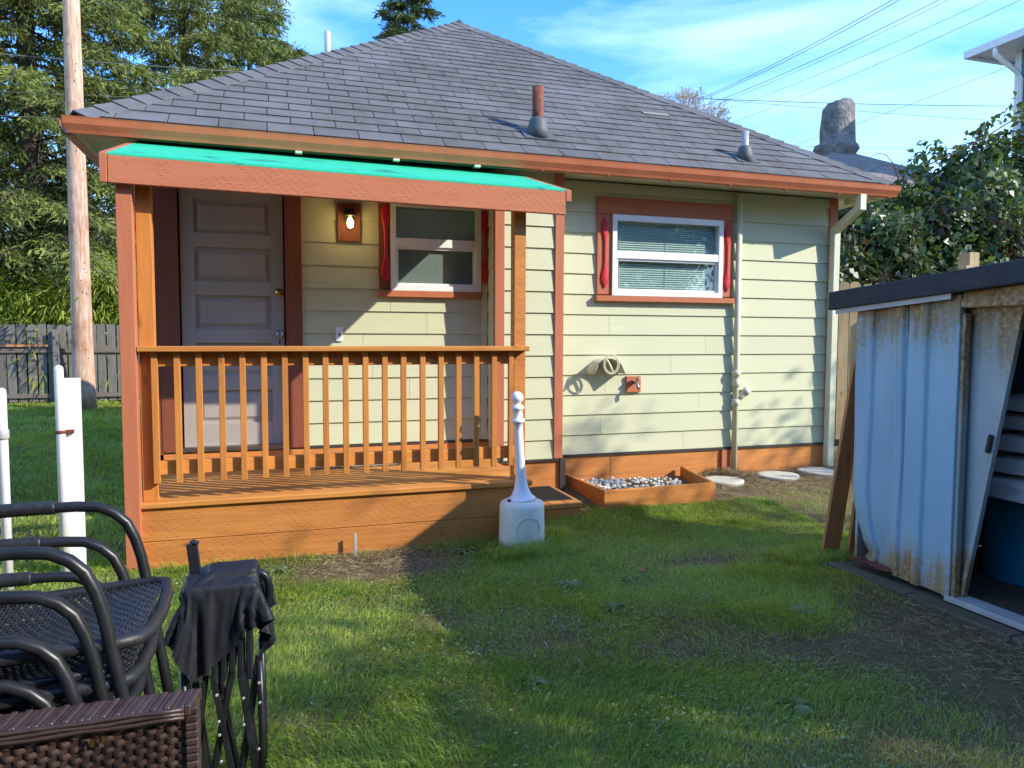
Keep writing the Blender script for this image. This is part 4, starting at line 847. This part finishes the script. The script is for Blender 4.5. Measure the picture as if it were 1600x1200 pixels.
# courses on the visible faces
for (A,B,C_) in ((V(ev[0]),V(ev[1]),ap_),):
    n_=30
    for i in range(n_):
        t0=i/n_;t1=(i+1.1)/n_; P=lambda a,b,t:a+(b-a)*t
        a0,b0,a1,b1=P(A,C_,t0),P(B,C_,t0),P(A,C_,min(t1,1)),P(B,C_,min(t1,1)); nn=(B-A).cross(C_-A).normalized(); nn=nn if nn.z>0 else -nn
        w_=random.uniform(.02,.05); sg=V((0,0,random.uniform(-.012,.012)))
        NH(MB().hexa([a0+nn*.003,b0+nn*.003,b1+nn*.003,a1+nn*.003],[a0+nn*w_+sg,b0+nn*w_-sg,b1+nn*.008,a1+nn*.008]).build('shingle_course','oldroof')).parent=nh
m=MB(); pr=[]
K=14
for k,(z,sx_,sy_) in enumerate(((5.2,.50,.42),(5.62,.52,.44),(5.72,.62,.52),(5.84,.56,.48),(5.92,.46,.40),(6.2,.44,.40),(6.5,.43,.39),(6.72,.42,.38),(6.84,.34,.32),(6.88,.18,.18))):
    for j in range(K):
        q=2*math.pi*j/K+.2; sq=(abs(math.cos(q))**4+abs(math.sin(q))**4)**-.25; jx=1+random.uniform(-.05,.05)
        m.v.append((12.78+(k*.004)+math.cos(q)*sq*sx_*jx*.74,8.1+math.sin(q)*sq*sy_*jx*.8,z-.06+random.uniform(-.03,.03)+ (.05*math.cos(q) if k>6 else 0)))
for k in range(9):
    for j in range(K): m.f.append([k*K+j,k*K+(j+1)%K,(k+1)*K+(j+1)%K,(k+1)*K+j]); m.smooth.append(True)
m.f.append([9*K+j for j in range(K)]); m.smooth.append(True)
NH(m.build('chimney','stonechim'))
bh=tag(empty('blue_house',(18,8,-.1)),'tall blue sided house with white gutter and corner downspout','house')
def BH(o): o.parent=bh; o.matrix_parent_inverse=Matrix.Translation((-18,-8,.1)); return o
bx0=15.72
BH(MB().box(bx0+.02,24,4.2,6.0,-.3,7.6).build('wall','bluehouse'))
for i in range(44):
    z=.2+i*.17
    if z<7.5: BH(MB().hexa([(bx0-.015,4.25,z),(bx0+.018,4.25,z),(bx0+.018,5.9,z),(bx0-.015,5.9,z)],[(bx0+.005,4.25,z+.17),(bx0+.018,4.25,z+.17),(bx0+.018,5.9,z+.17),(bx0+.005,5.9,z+.17)]).build('siding_plank','bluehouse'))
BH(box('corner_board','white',None,bx0-.025,bx0+.01,5.87,6.01,-.2,7.55)); BH(box('corner_board','white',None,bx0+.01,bx0+.15,5.9,6.025,-.2,7.55))
BH(MB().add([(15.0,3.6,7.66),(24.6,3.6,7.66),(24.6,6.6,7.66),(15.0,6.6,7.66),(19.6,5.1,8.5)],[(0,1,4),(1,2,4),(2,3,4),(3,0,4),(0,3,2,1)]).build('roof','shingle'))
BH(MB().box(14.9,15.0,3.6,6.62,7.50,7.66).box(15.0,24.6,6.5,6.62,7.50,7.66).build('gutter','white')); BH(box('soffit','white',None,15.01,24.5,3.7,6.49,7.54,7.60))
BH(MB().tube([(14.96,5.9,7.5),(14.97,5.9,7.36),(15.55,5.85,7.05),(15.66,5.84,6.9),(15.66,5.84,-.1)],.055,8).build('downspout','white'))
# ------------------------------------------------------------------ utility pole and cables
up_=tag(empty('utility_pole',(-3.42,9.5,-.2)),'tall weathered timber utility pole in front of the grey fence','utility pole')
prof=[]; 
for i in range(30): z=i*.42; prof.append((.185-.0058*z+ (.03*math.exp(-z*1.5))+random.uniform(-.002,.002),z))
MB().lathe(prof,n=20).build('pole_shaft','polewood',up_)
for i in range(30):
    q=random.uniform(-2.6,-.6); z=random.uniform(.6,8); r=.185-.0058*z+.004; MB().lathe([(.012,0),(.01,.004)],(0,0,0),6).build('pole_nail','blackmetal',up_).matrix_basis=Matrix.Translation((math.cos(q)*r,math.sin(q)*r,z))@Matrix.Rotation(q+math.pi/2,4,'Z')@Matrix.Rotation(math.pi/2,4,'X')
for z in (11.0,11.6): MB().box(-1.1,1.1,-.22,-.12,z,z+.1).build('cross_arm','weatheredx',up_)
def ray(px,py,y):
    d=fw+r2*((px-800)/F_PX)-u2*((py-600)/F_PX); t=(y-CY)/d.y; return V((0,CY,CZ))+d*t
def cable(a,b,sag,r,lab,ext=.35):
    d=b-a; a=a-d*ext*0; pts=[]
    for i in range(25): t=i/24; p=a+d*t; pts.append((p.x,p.y,p.z-sag*4*t*(1-t)))
    tag(MB().tube(pts,r*.62,5).build('overhead_cable','wire'),lab,'cable','overhead cables')
cable(ray(-160,70,9.3),ray(520,120,12),.05,.014,'thick overhead cable crossing the utility pole above the gutter')
cable(ray(-160,135,9.3),ray(470,160,12),.03,.008,'thin overhead cable crossing the utility pole behind the roof hip')
cable(ray(-160,168,9.3),ray(105,186,9.3),.02,.014,'overhead cable ending at the utility pole just below the gutter corner')
cable(ray(150,-60,9.4),ray(222,185,14),.0,.014,'steep guy cable coming down in front of the spruce')
R_=[((1480,-50,9),(1075,162,24),.2,.016,'upper cable of the steepest pair over the roof'),((1492,-50,9),(1082,162,24),.2,.016,'lower cable of the steepest pair over the roof'),((1560,-48,9),(1100,165,24),.2,.016,'upper cable of the second pair over the roof'),((1575,-48,9),(1105,168,24),.2,.010,'lower thinner cable of the second pair over the roof'),((1640,-45,9),(1110,180,24),.2,.010,'thin single cable beside the second pair'),((1700,-50,9),(1120,200,24),.2,.012,'shallow slanting cable passing left of the chimney'),
 ((1000,149,20),(1640,166,13),.1,.02,'thick level cable passing behind the chimney top'),((1080,152,20),(1640,194,13),.05,.012,'thin cable sagging behind the chimney'),((1640,78,10),(1215,235,20),.1,.012,'slanting cable rising from chimney towards the blue house'),((1200,228,24),(1640,234,20),.0,.014,'low level cable above the brown roof')]
for a,b,sg,r,lab in R_: cable(ray(*a),ray(*b),sg,r,lab)
# ------------------------------------------------------------------ foliage helpers
def colvar(n,c1,c2,bright=.25,k=1):
    t=rng.random((n,1)); c=np.array(c1)*(1-t)+np.array(c2)*t; c=c*(1+rng.uniform(-bright,bright,(n,1))); return np.repeat(np.clip(c,0.002,1),4 if k==1 else k,axis=0)
def spruce(loc,H_,R0,nbr,label,zlo=1.0,c1=(.07,.105,.03),c2=(.24,.26,.075),dens=1.0,droop=.5,lsz=1.0,group='conifers beyond the grey fence',trunk_r=.3,asym=None):
    t=tag(empty('spruce_tree',loc),label,'tree',group)
    P=[];D=[];Ln=[];Wd=[];br=MB(); Cc=[]
    br.tube([(0,0,-.3),(.05,.02,H_*.35),(-.03,.05,H_*.7),(0,0,H_)],[trunk_r,trunk_r*.75,trunk_r*.4,.02],10)
    br.build('trunk','bark',t); lb=MB()
    for b in range(nbr):
        z=zlo+(H_-zlo)*(b/nbr)**1.05; a=b*2.399+random.uniform(-.4,.4); L_=R0*(1-(z-zlo)/(H_-zlo))**.75*random.uniform(.6,1.08)+.25
        if asym: L_*=1+asym*math.cos(a)
        upk=random.uniform(.0,.25); pts=[]; n=10
        for i in range(n+1):
            s=i/n; pts.append(np.array([math.cos(a)*L_*s+random.uniform(-.05,.05),math.sin(a)*L_*s+random.uniform(-.05,.05),z+L_*(upk*s-droop*.55*s*s)]))
        lb.tube([tuple(p) for p in pts],[.035*(1-.8*i/n)*min(1,L_/3)+.006 for i in range(n+1)],5)
        shade=random.uniform(.75,1.2)
        for i in range(2,n+1):
            for q in range(int(6*dens)):
                f=random.random(); c=pts[i-1]*(1-f)+pts[i]*f; sd=random.choice((-1,1)); bl=random.uniform(.35,.95)*(.5+.5*min(1,L_/4))
                dv=np.array([math.cos(a+sd*random.uniform(.4,1.3)),math.sin(a+sd*random.uniform(.4,1.3)),-random.uniform(.1,1.0)*droop-.05]); dv/=np.linalg.norm(dv)
                m=int(15*bl/.6); s=np.linspace(.1,1,m)[:,None]; pp=c+dv*s*bl+np.array([0,0,-.25])*s*s*bl*droop
                dd=dv+rng.normal(size=(m,3))*.55+np.array([0,0,-.15]); P.append(pp+rng.normal(size=(m,3))*.035); D.append(dd); Ln.append(rng.uniform(.10,.22,m)*lsz); Wd.append(rng.uniform(.026,.05,m)*lsz)
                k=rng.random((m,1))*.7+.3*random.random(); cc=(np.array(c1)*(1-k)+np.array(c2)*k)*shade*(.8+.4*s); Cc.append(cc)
    lb.build('limbs','bark',t)
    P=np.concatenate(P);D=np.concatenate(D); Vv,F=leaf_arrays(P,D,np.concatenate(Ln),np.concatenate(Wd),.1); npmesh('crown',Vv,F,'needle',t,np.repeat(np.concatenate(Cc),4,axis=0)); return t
def gpt(px,y): p=ray(px,600,y); return (p.x,p.y,-.2)
spruce(gpt(60,14.5),15,5.0,150,'large drooping spruce with dark trunk right behind the utility pole',3.2,dens=1.35,trunk_r=.36)
spruce(gpt(300,19),17,5.8,125,'tall spruce whose boughs reach over the left roof hip',3.0,(.065,.10,.032),(.21,.235,.075),dens=1.35)
spruce(gpt(-120,18),17,4.5,80,'spruce at the far end of the grey fence',2.5,(.05,.085,.03),(.12,.15,.05),dens=.9)
spruce(gpt(640,34),21.0,5.2,110,'small round topped spruce peeking over the roof beside the ridge',5,(.04,.07,.03),(.09,.12,.045),dens=.8,lsz=1.7,droop=.25)
spruce(gpt(462,23),12.2,3.4,70,'short spruce showing just above the roof hip beside the roof pipe',6,(.055,.09,.032),(.14,.17,.055),dens=1.0,lsz=1.2)
spruce(gpt(400,25),15.5,4.6,80,'slim spruce behind the others above the roof hip',5,(.055,.09,.032),(.14,.17,.055),dens=1.0,lsz=1.2)
def shrub(name,loc,rx,ry,h,n,label,c1,c2,ln,wd,mat='leaf',cat='shrub',arch=False,stems=14,group=None,clumps=40,z0=.2,droop=.1):
    t=tag(empty(name,loc),label,cat,group); st=MB()
    for i in range(stems):
        a=random.random()*6.28; r=random.random()**.5; e=(math.cos(a)*rx*r*.9,math.sin(a)*ry*r*.9,h*random.uniform(.55,.95)); st.tube([(e[0]*.2,e[1]*.2,-.1),(e[0]*.55,e[1]*.55,e[2]*.55),e],[.03,.02,.006],5)
    st.build('stems','dark',t)
    cc=[]; 
    for i in range(clumps):
        a=random.random()*6.28; zf=random.random(); rr=(1-(max(0,zf-.35)/.65)**2)**.5*random.uniform(.55,1.05); cc.append((math.cos(a)*rx*rr,math.sin(a)*ry*rr,z0+zf*(h-z0),random.uniform(.25,.5)*(h/3)**.5,random.uniform(.7,1.25)))
    per=n//clumps; P=[];D=[];C=[]
    for x,y,z,s,sh in cc:
        q=rng.normal(size=(per,3))*s*np.array([.6,.6,.45]); P.append(q+np.array([x,y,z])); d=nrm(q+np.array([x,y,.0])*.3+1e-3)+rng.normal(size=(per,3))*.5
        if arch: d=nrm(d); d[:,2]-=.35
        D.append(d); k=rng.random((per,1)); C.append((np.array(c1)*(1-k)+np.array(c2)*k)*sh*(1+rng.uniform(-.2,.2,(per,1))))
    P=np.concatenate(P);D=np.concatenate(D);P[:,2]=np.maximum(P[:,2],.05); Vv,F=leaf_arrays(P,D,rng.uniform(.7,1.25,len(P))*ln,rng.uniform(.7,1.2,len(P))*wd,droop,.15,np.array([0,0,1.]))
    npmesh('foliage',Vv,F,mat,t,np.repeat(np.concatenate(C),4,axis=0)); return t
for i,(px,y,rx,h,lb) in enumerate(((25,12.6,1.5,2.6,'bamboo clump with dark shaded leaves at the fence end by the white posts'),(88,12.3,1.0,2.0,'low bright bamboo clump just left of the utility pole base'),(185,12.4,1.3,2.9,'bright yellow green bamboo clump between utility pole and porch'))):
    x,y_,z=gpt(px,y); shrub('bamboo',(x,y_,-.15),rx,.8,h,15000 if i!=1 else 8000,lb,(.15,.22,.03),(.42,.50,.08),.28,.034,'bamboo','bamboo',True,26,'bamboo clumps behind the grey fence',60,.3,.25)
for px,y,rx,h,lb in ((20,13.6,2.0,4.6,'tall grey green shrub behind the bamboo and fence'),(165,13.8,1.9,4.4,'grey green shrub between the utility pole and the porch post'),(-70,13.2,2.0,4.4,'grey green shrub past the end of the visible fence')):
    x,y_,z=gpt(px,y); shrub('evergreen_shrub',(x,y_,-.15),rx,1.2,h,17000,lb,(.07,.095,.045),(.16,.19,.09),.12,.05,'leaf','shrub',False,22,'grey green shrubs behind the fence',85,.3)
# brambles to the right
def bramble(loc,rx,ry,h,n,label,c1,c2,seed,lf=.16):
    t=tag(empty('bramble_thicket',loc),label,'thicket','bramble thickets beside the fence'); st=MB()
    for i in range(90):
        a=random.random()*6.28; r0=random.random()**.5*.8; L_=random.uniform(.6,1.1); p0=V((math.cos(a)*rx*r0,math.sin(a)*ry*r0,-.1)); hz=h*random.uniform(.5,1.03); a2=a+random.uniform(-1,1)
        p1=p0+V((random.uniform(-.3,.3),random.uniform(-.3,.3),hz)); p2=p1+V((math.cos(a2)*.8,math.sin(a2)*.8,-.1)); p3=p2+V((math.cos(a2)*.6,math.sin(a2)*.6,-.7))
        cp_=[((1-q)**3)*p0+3*q*(1-q)**2*(p1+V((0,0,.25)))+3*q*q*(1-q)*(p2+V((0,0,.15)))+q**3*p3 for q in [i_/11 for i_ in range(12)]]; st.tube(cp_,[.012-.008*i_/11 for i_ in range(12)],5)
    st.build('canes','dark',t)
    u=rng.random(n)*6.283; v=rng.random(n)**.6; shell=1-.42*rng.random(n)**1.5
    zf=v; rr=np.sqrt(np.clip(1-zf**2.6,0,1)); lump=1+.20*(vnoise(u*1.9+10,zf*5+seed,1.3,seed)-.5)*2
    P=np.stack([np.cos(u)*rx*rr*shell*lump,np.sin(u)*ry*rr*shell*lump,h*zf*shell*lump],1)
    nv=nrm(P*np.array([1/rx**2,1/ry**2,1/h**2])); d=nrm(rng.normal(size=(n,3))*.7+nv*.4+np.array([0,0,-.35]))
    den=vnoise(u*2.2+5,zf*6+seed,1.6,seed+3); keep=den+rng.random(n)*.6>.34; P=P[keep];d=d[keep];nv=nv[keep]; zk=zf[keep]
    m=len(P); lush=np.clip((vnoise(u[keep]*2,zk*5,1.1,seed+9)-.3)*2,0,1)*np.clip(zk*2.2-.35,0,1)
    k=rng.random((m,1)); C=(np.array(c1)*(1-k)+np.array(c2)*k); C=np.where((lush[:,None]<.25)&(rng.random((m,1))<.35),np.array([.10,.07,.045]),C)
    Vv,F=leaf_arrays(P,d,rng.uniform(.55,1.2,m)*lf,rng.uniform(.55,1.1,m)*lf*.8,.12,.12,nv); npmesh('foliage',Vv,F,'leaf',t,np.repeat(C*(1+rng.uniform(-.3,.3,(m,1))),4,axis=0)); return t
bramble((10.5,3.9,-.1),2.4,1.8,3.75,38000,'broad ivy and bramble thicket rising behind the cedar fence',(.045,.085,.025),(.11,.17,.045),1)
bramble((12.7,3.9,-.1),2.6,1.8,4.9,30000,'tall bramble thicket climbing towards the blue house',(.05,.09,.025),(.13,.19,.05),4)
bramble((7.9,3.1,-.1),1.4,1.0,2.9,13000,'shaded bramble thicket tucked behind the downspout corner',(.035,.065,.022),(.08,.12,.04),8,.13)
bramble((14.6,2.4,-.1),2.2,1.8,4.2,14000,'bramble thicket farthest along the cedar fence past the blue house',(.05,.09,.025),(.14,.2,.05),11)
# a loose cane arching against the sky
cn=tag(empty('bramble_cane',(11.4,3.2,2.6)),'single leafy bramble cane arching against the sky below the blue house','bramble cane')
pts=[ray(1440,262,3.4),ray(1490,240,3.4),ray(1530,220,3.4),ray(1570,195,3.6),ray(1598,180,3.8),ray(1620,150,3.9)]; base=V((11.4,3.2,2.6))
MB().tube([p-base for p in pts],.012,5).build('stem','dark',cn)
P=[];
for i in range(5):
    for q in range(9): f=random.random(); P.append(np.array((pts[i]*(1-f)+pts[i+1]*f)-base)+rng.normal(size=3)*.12*(1+(i>2)))
P=np.array(P); Vv,F=leaf_arrays(P,rng.normal(size=(len(P),3))+np.array([0,0,.1]),.13,.09,.1,.1); npmesh('foliage',Vv,F,'leaf',cn,colvar(len(P),(.06,.10,.03),(.10,.15,.05)))
# bare twiggy tree behind the right hip
bt=tag(empty('bare_tree',(12.0,20,0)),'twiggy half bare tree behind the right roof hip','tree')
base=ray(1048,330,20); bt.location=(base.x,base.y,0); tb=MB(); P=[]
def grow(p,d,L_,r,k):
    q=p+d*L_; tb.tube([p,(p+q)/2+V((random.uniform(-.05,.05),random.uniform(-.05,.05),0))*L_,q],[r,r*.85,r*.7],4,False)
    if k==0:
        for i in range(2): P.append(np.array(p+(q-p)*random.random())+rng.normal(size=3)*.05)
        return
    for i in range(4 if k>3 else 3):
        dv=(d+V((random.uniform(-.8,.8),random.uniform(-.8,.8),random.uniform(-.25,.6)))).normalized(); grow(p+(q-p)*random.uniform(.6,1),dv,L_*random.uniform(.6,.8),r*.62,k-1)
tb.tube([(0,0,0),(.1,0,3),(0,0,6.3)],[.2,.16,.11],6); grow(V((0,0,5.1)),V((-.1,0,1)).normalized(),2.25,.09,6)
tb.build('branches','twig',bt); P=np.array(P); Vv,F=leaf_arrays(P,rng.normal(size=(len(P),3)),.10,.05,.1); npmesh('leaves',Vv,F,'needle',bt,colvar(len(P),(.30,.27,.22),(.48,.45,.40)))
# ------------------------------------------------------------------ shade trees behind the viewer
def shadetree(al,pe,hc,rx,rz_,n,label,seed,sprigs=()):
    x=al*.823+pe*.568; y=-al*.568+pe*.823; t=tag(empty('shade_tree',(x,y,-.27)),label,'tree','broadleaf trees across the yard from the house'); r_=np.random.default_rng(seed)
    tm=MB().tube([(0,0,-.2),(.1,0,hc*.4),(0,.1,hc)],[.22,.17,.08],8)
    cl=[]
    for i in range(70):
        q=r_.normal(size=3); q/=np.linalg.norm(q); q*=r_.random()**.33; c=np.array([q[0]*rx,q[1]*rx,hc+q[2]*rz_]); cl.append(c); 
        tm.tube([(0,.05,hc*.55),tuple(c*np.array([.5,.5,.8])),tuple(c)],[.05,.03,.008],5)
    tm.build('trunk','bark',t)
    per=n//70; P=np.concatenate([c+r_.normal(size=(per,3))*.40 for c in cl])
    for dp,z,sr,k in sprigs: P=np.concatenate([P,np.array([dp*.568,dp*.823,z])+r_.normal(size=(k,3))*sr])
    Vv,F=leaf_arrays(P,r_.normal(size=(len(P),3)),.11,.075,.1,.1); npmesh('crown',Vv,F,'leaf',t,colvar(len(P),(.05,.09,.025),(.11,.15,.04)))
for i,(x,y,rx,h) in enumerate(((-13,-11.5,4,7.0),(-6,-13,4,7.5),(1,-13.5,4,7.2),(7.5,-15,4,7.4))):  # unseen hedges added behind the viewer to cut sky fill on the porch
    bt_=bramble((x,y,-.3),rx,2.4,h,9000,'',(.03,.05,.02),(.07,.10,.035),20+i,.42); bt_.name='tall_hedge'; tag(bt_,['tall dark hedge closing the far corner of the yard','tall dark hedge across the yard facing the porch','tall dark hedge across the yard behind the lawn','tall dark hedge towards the shade trees'][i],'hedge','tall hedges across the yard from the house')
SHADE_TREES=True
if SHADE_TREES:
    shadetree(13.0,-.45,4.5,1.35,1.9,4600,'broadleaf tree standing beyond the shed across the yard',1)
    shadetree(13.0,1.25,2.7,1.2,1.7,4000,'smaller broadleaf tree next to the one beyond the shed',2,[(.25,6.7,.20,110),(.15,6.1,.22,120),(.0,5.4,.25,120)])
    shadetree(13.0,-2.7,4.55,1.7,1.9,8000,'broadleaf tree at the back of the yard behind the chairs',3)
    shadetree(13.0,-4.9,4.6,1.5,2.0,5500,'broadleaf tree at the end of the row away from the house',9)
    shadetree(13.0,3.25,4.35,.36,1.4,1900,'slender young tree at the end of the row beyond the shed',5)
# ------------------------------------------------------------------ lawn
def blob(x,y,cx,cy,rx,ry,rot=0):
    c,s=math.cos(rot),math.sin(rot); u=((x-cx)*c+(y-cy)*s)/rx; v=(-(x-cx)*s+(y-cy)*c)/ry; return np.exp(-(u*u+v*v))
def dry(x,y):
    n=fbm(x,y,2.3,21); d=blob(x,y,.60,-1.66,.62,.30,.05)*1.25+blob(x,y,2.75,-2.25,.42,.2,.2)*.9+blob(x,y,2.25,-3.45,.95,.30,-.55)*.72+blob(x,y,3.15,-3.75,.42,.85,.1)*1.15+blob(x,y,2.95,-4.5,.7,.5,0)*1.0+blob(x,y,.35,-2.35,.3,.12,.2)*.5
    d=d+sstep(-1.0,-.55,y)*sstep(2.2,2.7,x)*1.3+blob(x,y,1.15,-3.2,.25,.15)*.4+blob(x,y,.9,-2.7,.25,.12)*.4+blob(x,y,-.9,-1.9,.25,.5)*.7
    d=d-blob(x,y,2.62,-2.85,.35,.55,.35)*.8-blob(x,y,1.7,-1.75,.5,.2)*.6
    return np.clip(d+(n-.53)*.95,0,1.3)
def inside(x,y):
    m=(x>-.93)&(x<5.75)&(y>.0)
    m|=(x>-.9)&(x<1.86)&(y>-1.33); m|=(x>1.8)&(x<2.42)&(y>-.99); m|=(x>2.58)&(x<3.85)&(y>-.92)
    m|=(x>3.35)&(y<-2.64)&(y>-5.3); m|=((x-1.69)**2+(y+1.5)**2<.165**2)
    for a,b in ((4.13,-.36),(4.80,-.30),(5.33,-.25)): m|=((x-a)**2+(y-b)**2<.2**2)
    m|=((x+3.42)**2+(y-9.5)**2<.24**2)
    return m
def blades(n,x0,x1,y0,y1,h0,h1,w0,w1,dens_pow=1.0,dmin=.07):
    x=rng.uniform(x0,x1,n); y=rng.uniform(y0,y1,n)
    d=dry(x,y); keep=(~inside(x,y))&(rng.random(n)<np.clip(1.02-d*1.05,dmin,1)); x,y,d=x[keep],y[keep],d[keep]; n=len(x); z=gh(x,y)
    lush=fbm(x,y,1.3,40); tuft=vnoise(x,y,5.5,50)
    h=(h0+(h1-h0)*rng.random(n)**1.5)*(.55+.9*lush)*(.7+.6*tuft)*(1-.45*np.clip(d,0,1)); w_=rng.uniform(w0,w1,n); a=rng.random(n)*6.283; lean=rng.uniform(.15,1.0,n)*h+.25*h
    la=fbm(x,y,.9,60)*12+rng.normal(size=n)*.9
    dx,dy=np.cos(la)*lean,np.sin(la)*lean; sx,sy=np.cos(a)*w_/2,np.sin(a)*w_/2
    B=np.stack([x,y,z-.004],1); s=np.stack([sx,sy,np.zeros(n)],1); mid=B+np.stack([dx*.35,dy*.35,h*.62],1); tip=B+np.stack([dx,dy,h*np.clip(1-.25*lean/h,.3,1)],1)
    Vv=np.stack([B-s,B+s,mid+s*.75,mid-s*.75,tip],1).reshape(-1,3); i=np.arange(n)*5
    F=np.concatenate([np.stack([i,i+1,i+2],1),np.stack([i,i+2,i+3],1),np.stack([i+3,i+2,i+4],1)])
    t=np.clip((fbm(x,y,.8,70)-.3)*2.2+rng.normal(size=n)*.22,0,1)[:,None]; c=np.array([.20,.33,.05])*(1-t)+np.array([.42,.51,.10])*t
    yl=(rng.random(n)<np.clip(.10+d*.75,0,.95))[:,None]; st=np.array([.42,.33,.17])*(.6+.8*rng.random((n,1))); c=np.where(yl,st*.7+c*.3,c)*(1+rng.uniform(-.25,.25,(n,1)))
    return Vv,F,np.repeat(np.clip(c,.003,1),5,axis=0)
def merge(ls):
    o=0;VV=[];FF=[];CC=[]
    for v,f,c in ls: VV.append(v);FF.append(f+o);CC.append(c);o+=len(v)
    return np.concatenate(VV),np.concatenate(FF),np.concatenate(CC)
lawn=merge([blades(230000,-1.3,3.45,-4.7,-2.6,.014,.052,.0024,.0046),blades(165000,-1.5,4.2,-2.6,-.9,.015,.048,.003,.0055),blades(30000,-2.2,7.5,-2.2,-.03,.02,.055,.003,.005),blades(70000,-5.5,-.88,-1.6,6,.03,.075,.006,.011),blades(40000,-9,-1,6,11.4,.04,.09,.010,.018),blades(9000,5.7,9,-2,1.3,.05,.12,.006,.01)])
tag(npmesh('lawn_grass',lawn[0],lawn[1],'grass',None,lawn[2]),'short patchy green lawn grass around the house','grass',kind='stuff')
# longer tufts at edges
tf=merge([blades(4500,1.35,2.05,-1.85,-1.28,.05,.12,.003,.005,dmin=.5),blades(2200,-.7,1.7,-1.48,-1.34,.05,.11,.003,.005),blades(7000,2.35,2.95,-3.5,-2.3,.03,.075,.003,.0045),blades(2500,3.2,3.7,-2.62,-2.25,.05,.12,.003,.005,dmin=.5),blades(2200,-.1,.5,-2.2,-1.5,.05,.09,.003,.005)])
tag(npmesh('tall_grass',tf[0],tf[1],'grass',None,tf[2]),'longer grass tufts along the porch and shed edges','grass',kind='stuff')
# dry straw lying flat
def straw(n,x0,x1,y0,y1,cx=None,cy=None,s=None,zz=0):
    if cx is None: x=rng.uniform(x0,x1,n); y=rng.uniform(y0,y1,n); keep=(rng.random(n)<dry(x,y)*.9)&~inside(x,y); x,y=x[keep],y[keep]
    else: x=rng.normal(size=n)*s+cx; y=rng.normal(size=n)*s*.7+cy; keep=~inside(x,y); x,y=x[keep],y[keep]
    n=len(x); hz=0 if cx is None else zz*np.exp(-(((x-cx)/s)**2+((y-cy)/s)**2)/1.6)
    P=np.stack([x,y,gh(x,y)+.004+rng.random(n)*(.014)+hz*rng.random(n)],1); a=rng.random(n)*6.283; D=np.stack([np.cos(a),np.sin(a),rng.normal(size=n)*.22],1)
    Vv,F=leaf_arrays(P,D,rng.uniform(.03,.12,n),rng.uniform(.0025,.005,n),.05,0,np.array([0,0,1.])); c=np.array([.36,.275,.16])*(rng.uniform(.35,1.25,(n,1)))
    return Vv,F,np.repeat(c,4,axis=0)
sw=merge([straw(18000,-1.2,3.4,-4.6,-1.33),straw(9000,2.3,5.7,-1.0,-.02),straw(3500,3.0,3.42,-5,-2.6),straw(2200,0,0,0,0,4.3,-.2,.17,.08),straw(900,0,0,0,0,5.45,-.1,.18,.04),straw(1400,0,0,0,0,.7,-1.55,.3,.01)])
tag(npmesh('dry_straw',sw[0],sw[1],'straw',None,sw[2]),'dry straw and dead grass litter on bare soil','straw',kind='stuff')
# clover and small broad leaves mixed into the turf
n=26000; x=rng.uniform(-1.2,3.4,n); y=rng.uniform(-4.6,-1.0,n); kp=(fbm(x,y,1.7,90)+rng.normal(size=n)*.06>.54)&~inside(x,y)&(dry(x,y)<.55); x,y=x[kp],y[kp]; n=len(x)
P=np.stack([x,y,gh(x,y)+.012+rng.random(n)*.022],1); a=rng.random(n)*6.283; D=np.stack([np.cos(a),np.sin(a),rng.normal(size=n)*.35],1)
Vv,F=leaf_arrays(P,D,rng.uniform(.010,.024,n),rng.uniform(.008,.016,n),.05,.1,np.array([0,0,1.])); tag(npmesh('clover',Vv,F,'leaf',None,colvar(n,(.10,.20,.06),(.24,.34,.12))),'small clover leaves mixed into the lawn','clover',kind='stuff')
# weeds
def weed(x,y,n,l,wd,c1,c2,label,up_=.35):
    z=ghz(x,y)+.018; t=tag(empty('weed',(x,y,z)),label,'weed','leafy weeds in the lawn'); a=np.linspace(0,6.283*1.9,n)+rng.normal(size=n)*.25
    D=np.stack([np.cos(a),np.sin(a),rng.uniform(.02,up_*.8,n)],1); L_=rng.uniform(.6,1.1,n)*l; Vv,F=leaf_arrays(np.zeros((n,3)),D,L_,wd*rng.uniform(.7,1.2,n),.25,.1,np.array([0,0,1.])); npmesh('leaves',Vv,F,'leaf',t,colvar(n,c1,c2))
G1,G2=(.12,.19,.07),(.22,.30,.13)
for x,y,n,l,lab in ((-.22,-1.66,22,.17,'broad leafed weed rosette beside the folded wagon and porch'),(.02,-1.62,16,.15,'leafy weed by the porch fascia near the bare soil'),(1.69,-2.41,20,.11,'grey green weed rosette in the lawn below the stanchion'),(2.07,-2.45,16,.09,'small grey green weed rosette beside the bare brown patch'),(1.78,-2.83,18,.10,'pale weed rosette in the middle of the lawn'),(2.45,-3.15,16,.11,'weed rosette in the lush strip near the shed'),(2.75,-3.2,14,.12,'coarse weed beside the straw strip of the shed'),(3.38,-2.50,34,.16,'dark leafy weed clump at the foot of the leaning planks'),(1.05,-3.55,14,.08,'small flat weed rosette in the foreground lawn'),(2.0,-4.05,16,.10,'weed rosette towards the lawn edge near the dry soil'),(1.25,-1.55,16,.12,'low weed by the fascia left of the stanchion base')):
    weed(x,y,int(n*1.7),l,l*.17,G1,G2,lab)
tag(MB().add([(2.20,-2.28,ghz(2.2,-2.28)+.02),(2.235,-2.26,ghz(2.2,-2.28)+.035),(2.26,-2.29,ghz(2.2,-2.28)+.025),(2.225,-2.31,ghz(2.2,-2.28)+.015)],[(0,1,2,3)]).build('fallen_leaf','plank'),'small curled brown leaf lying on the lawn','leaf')
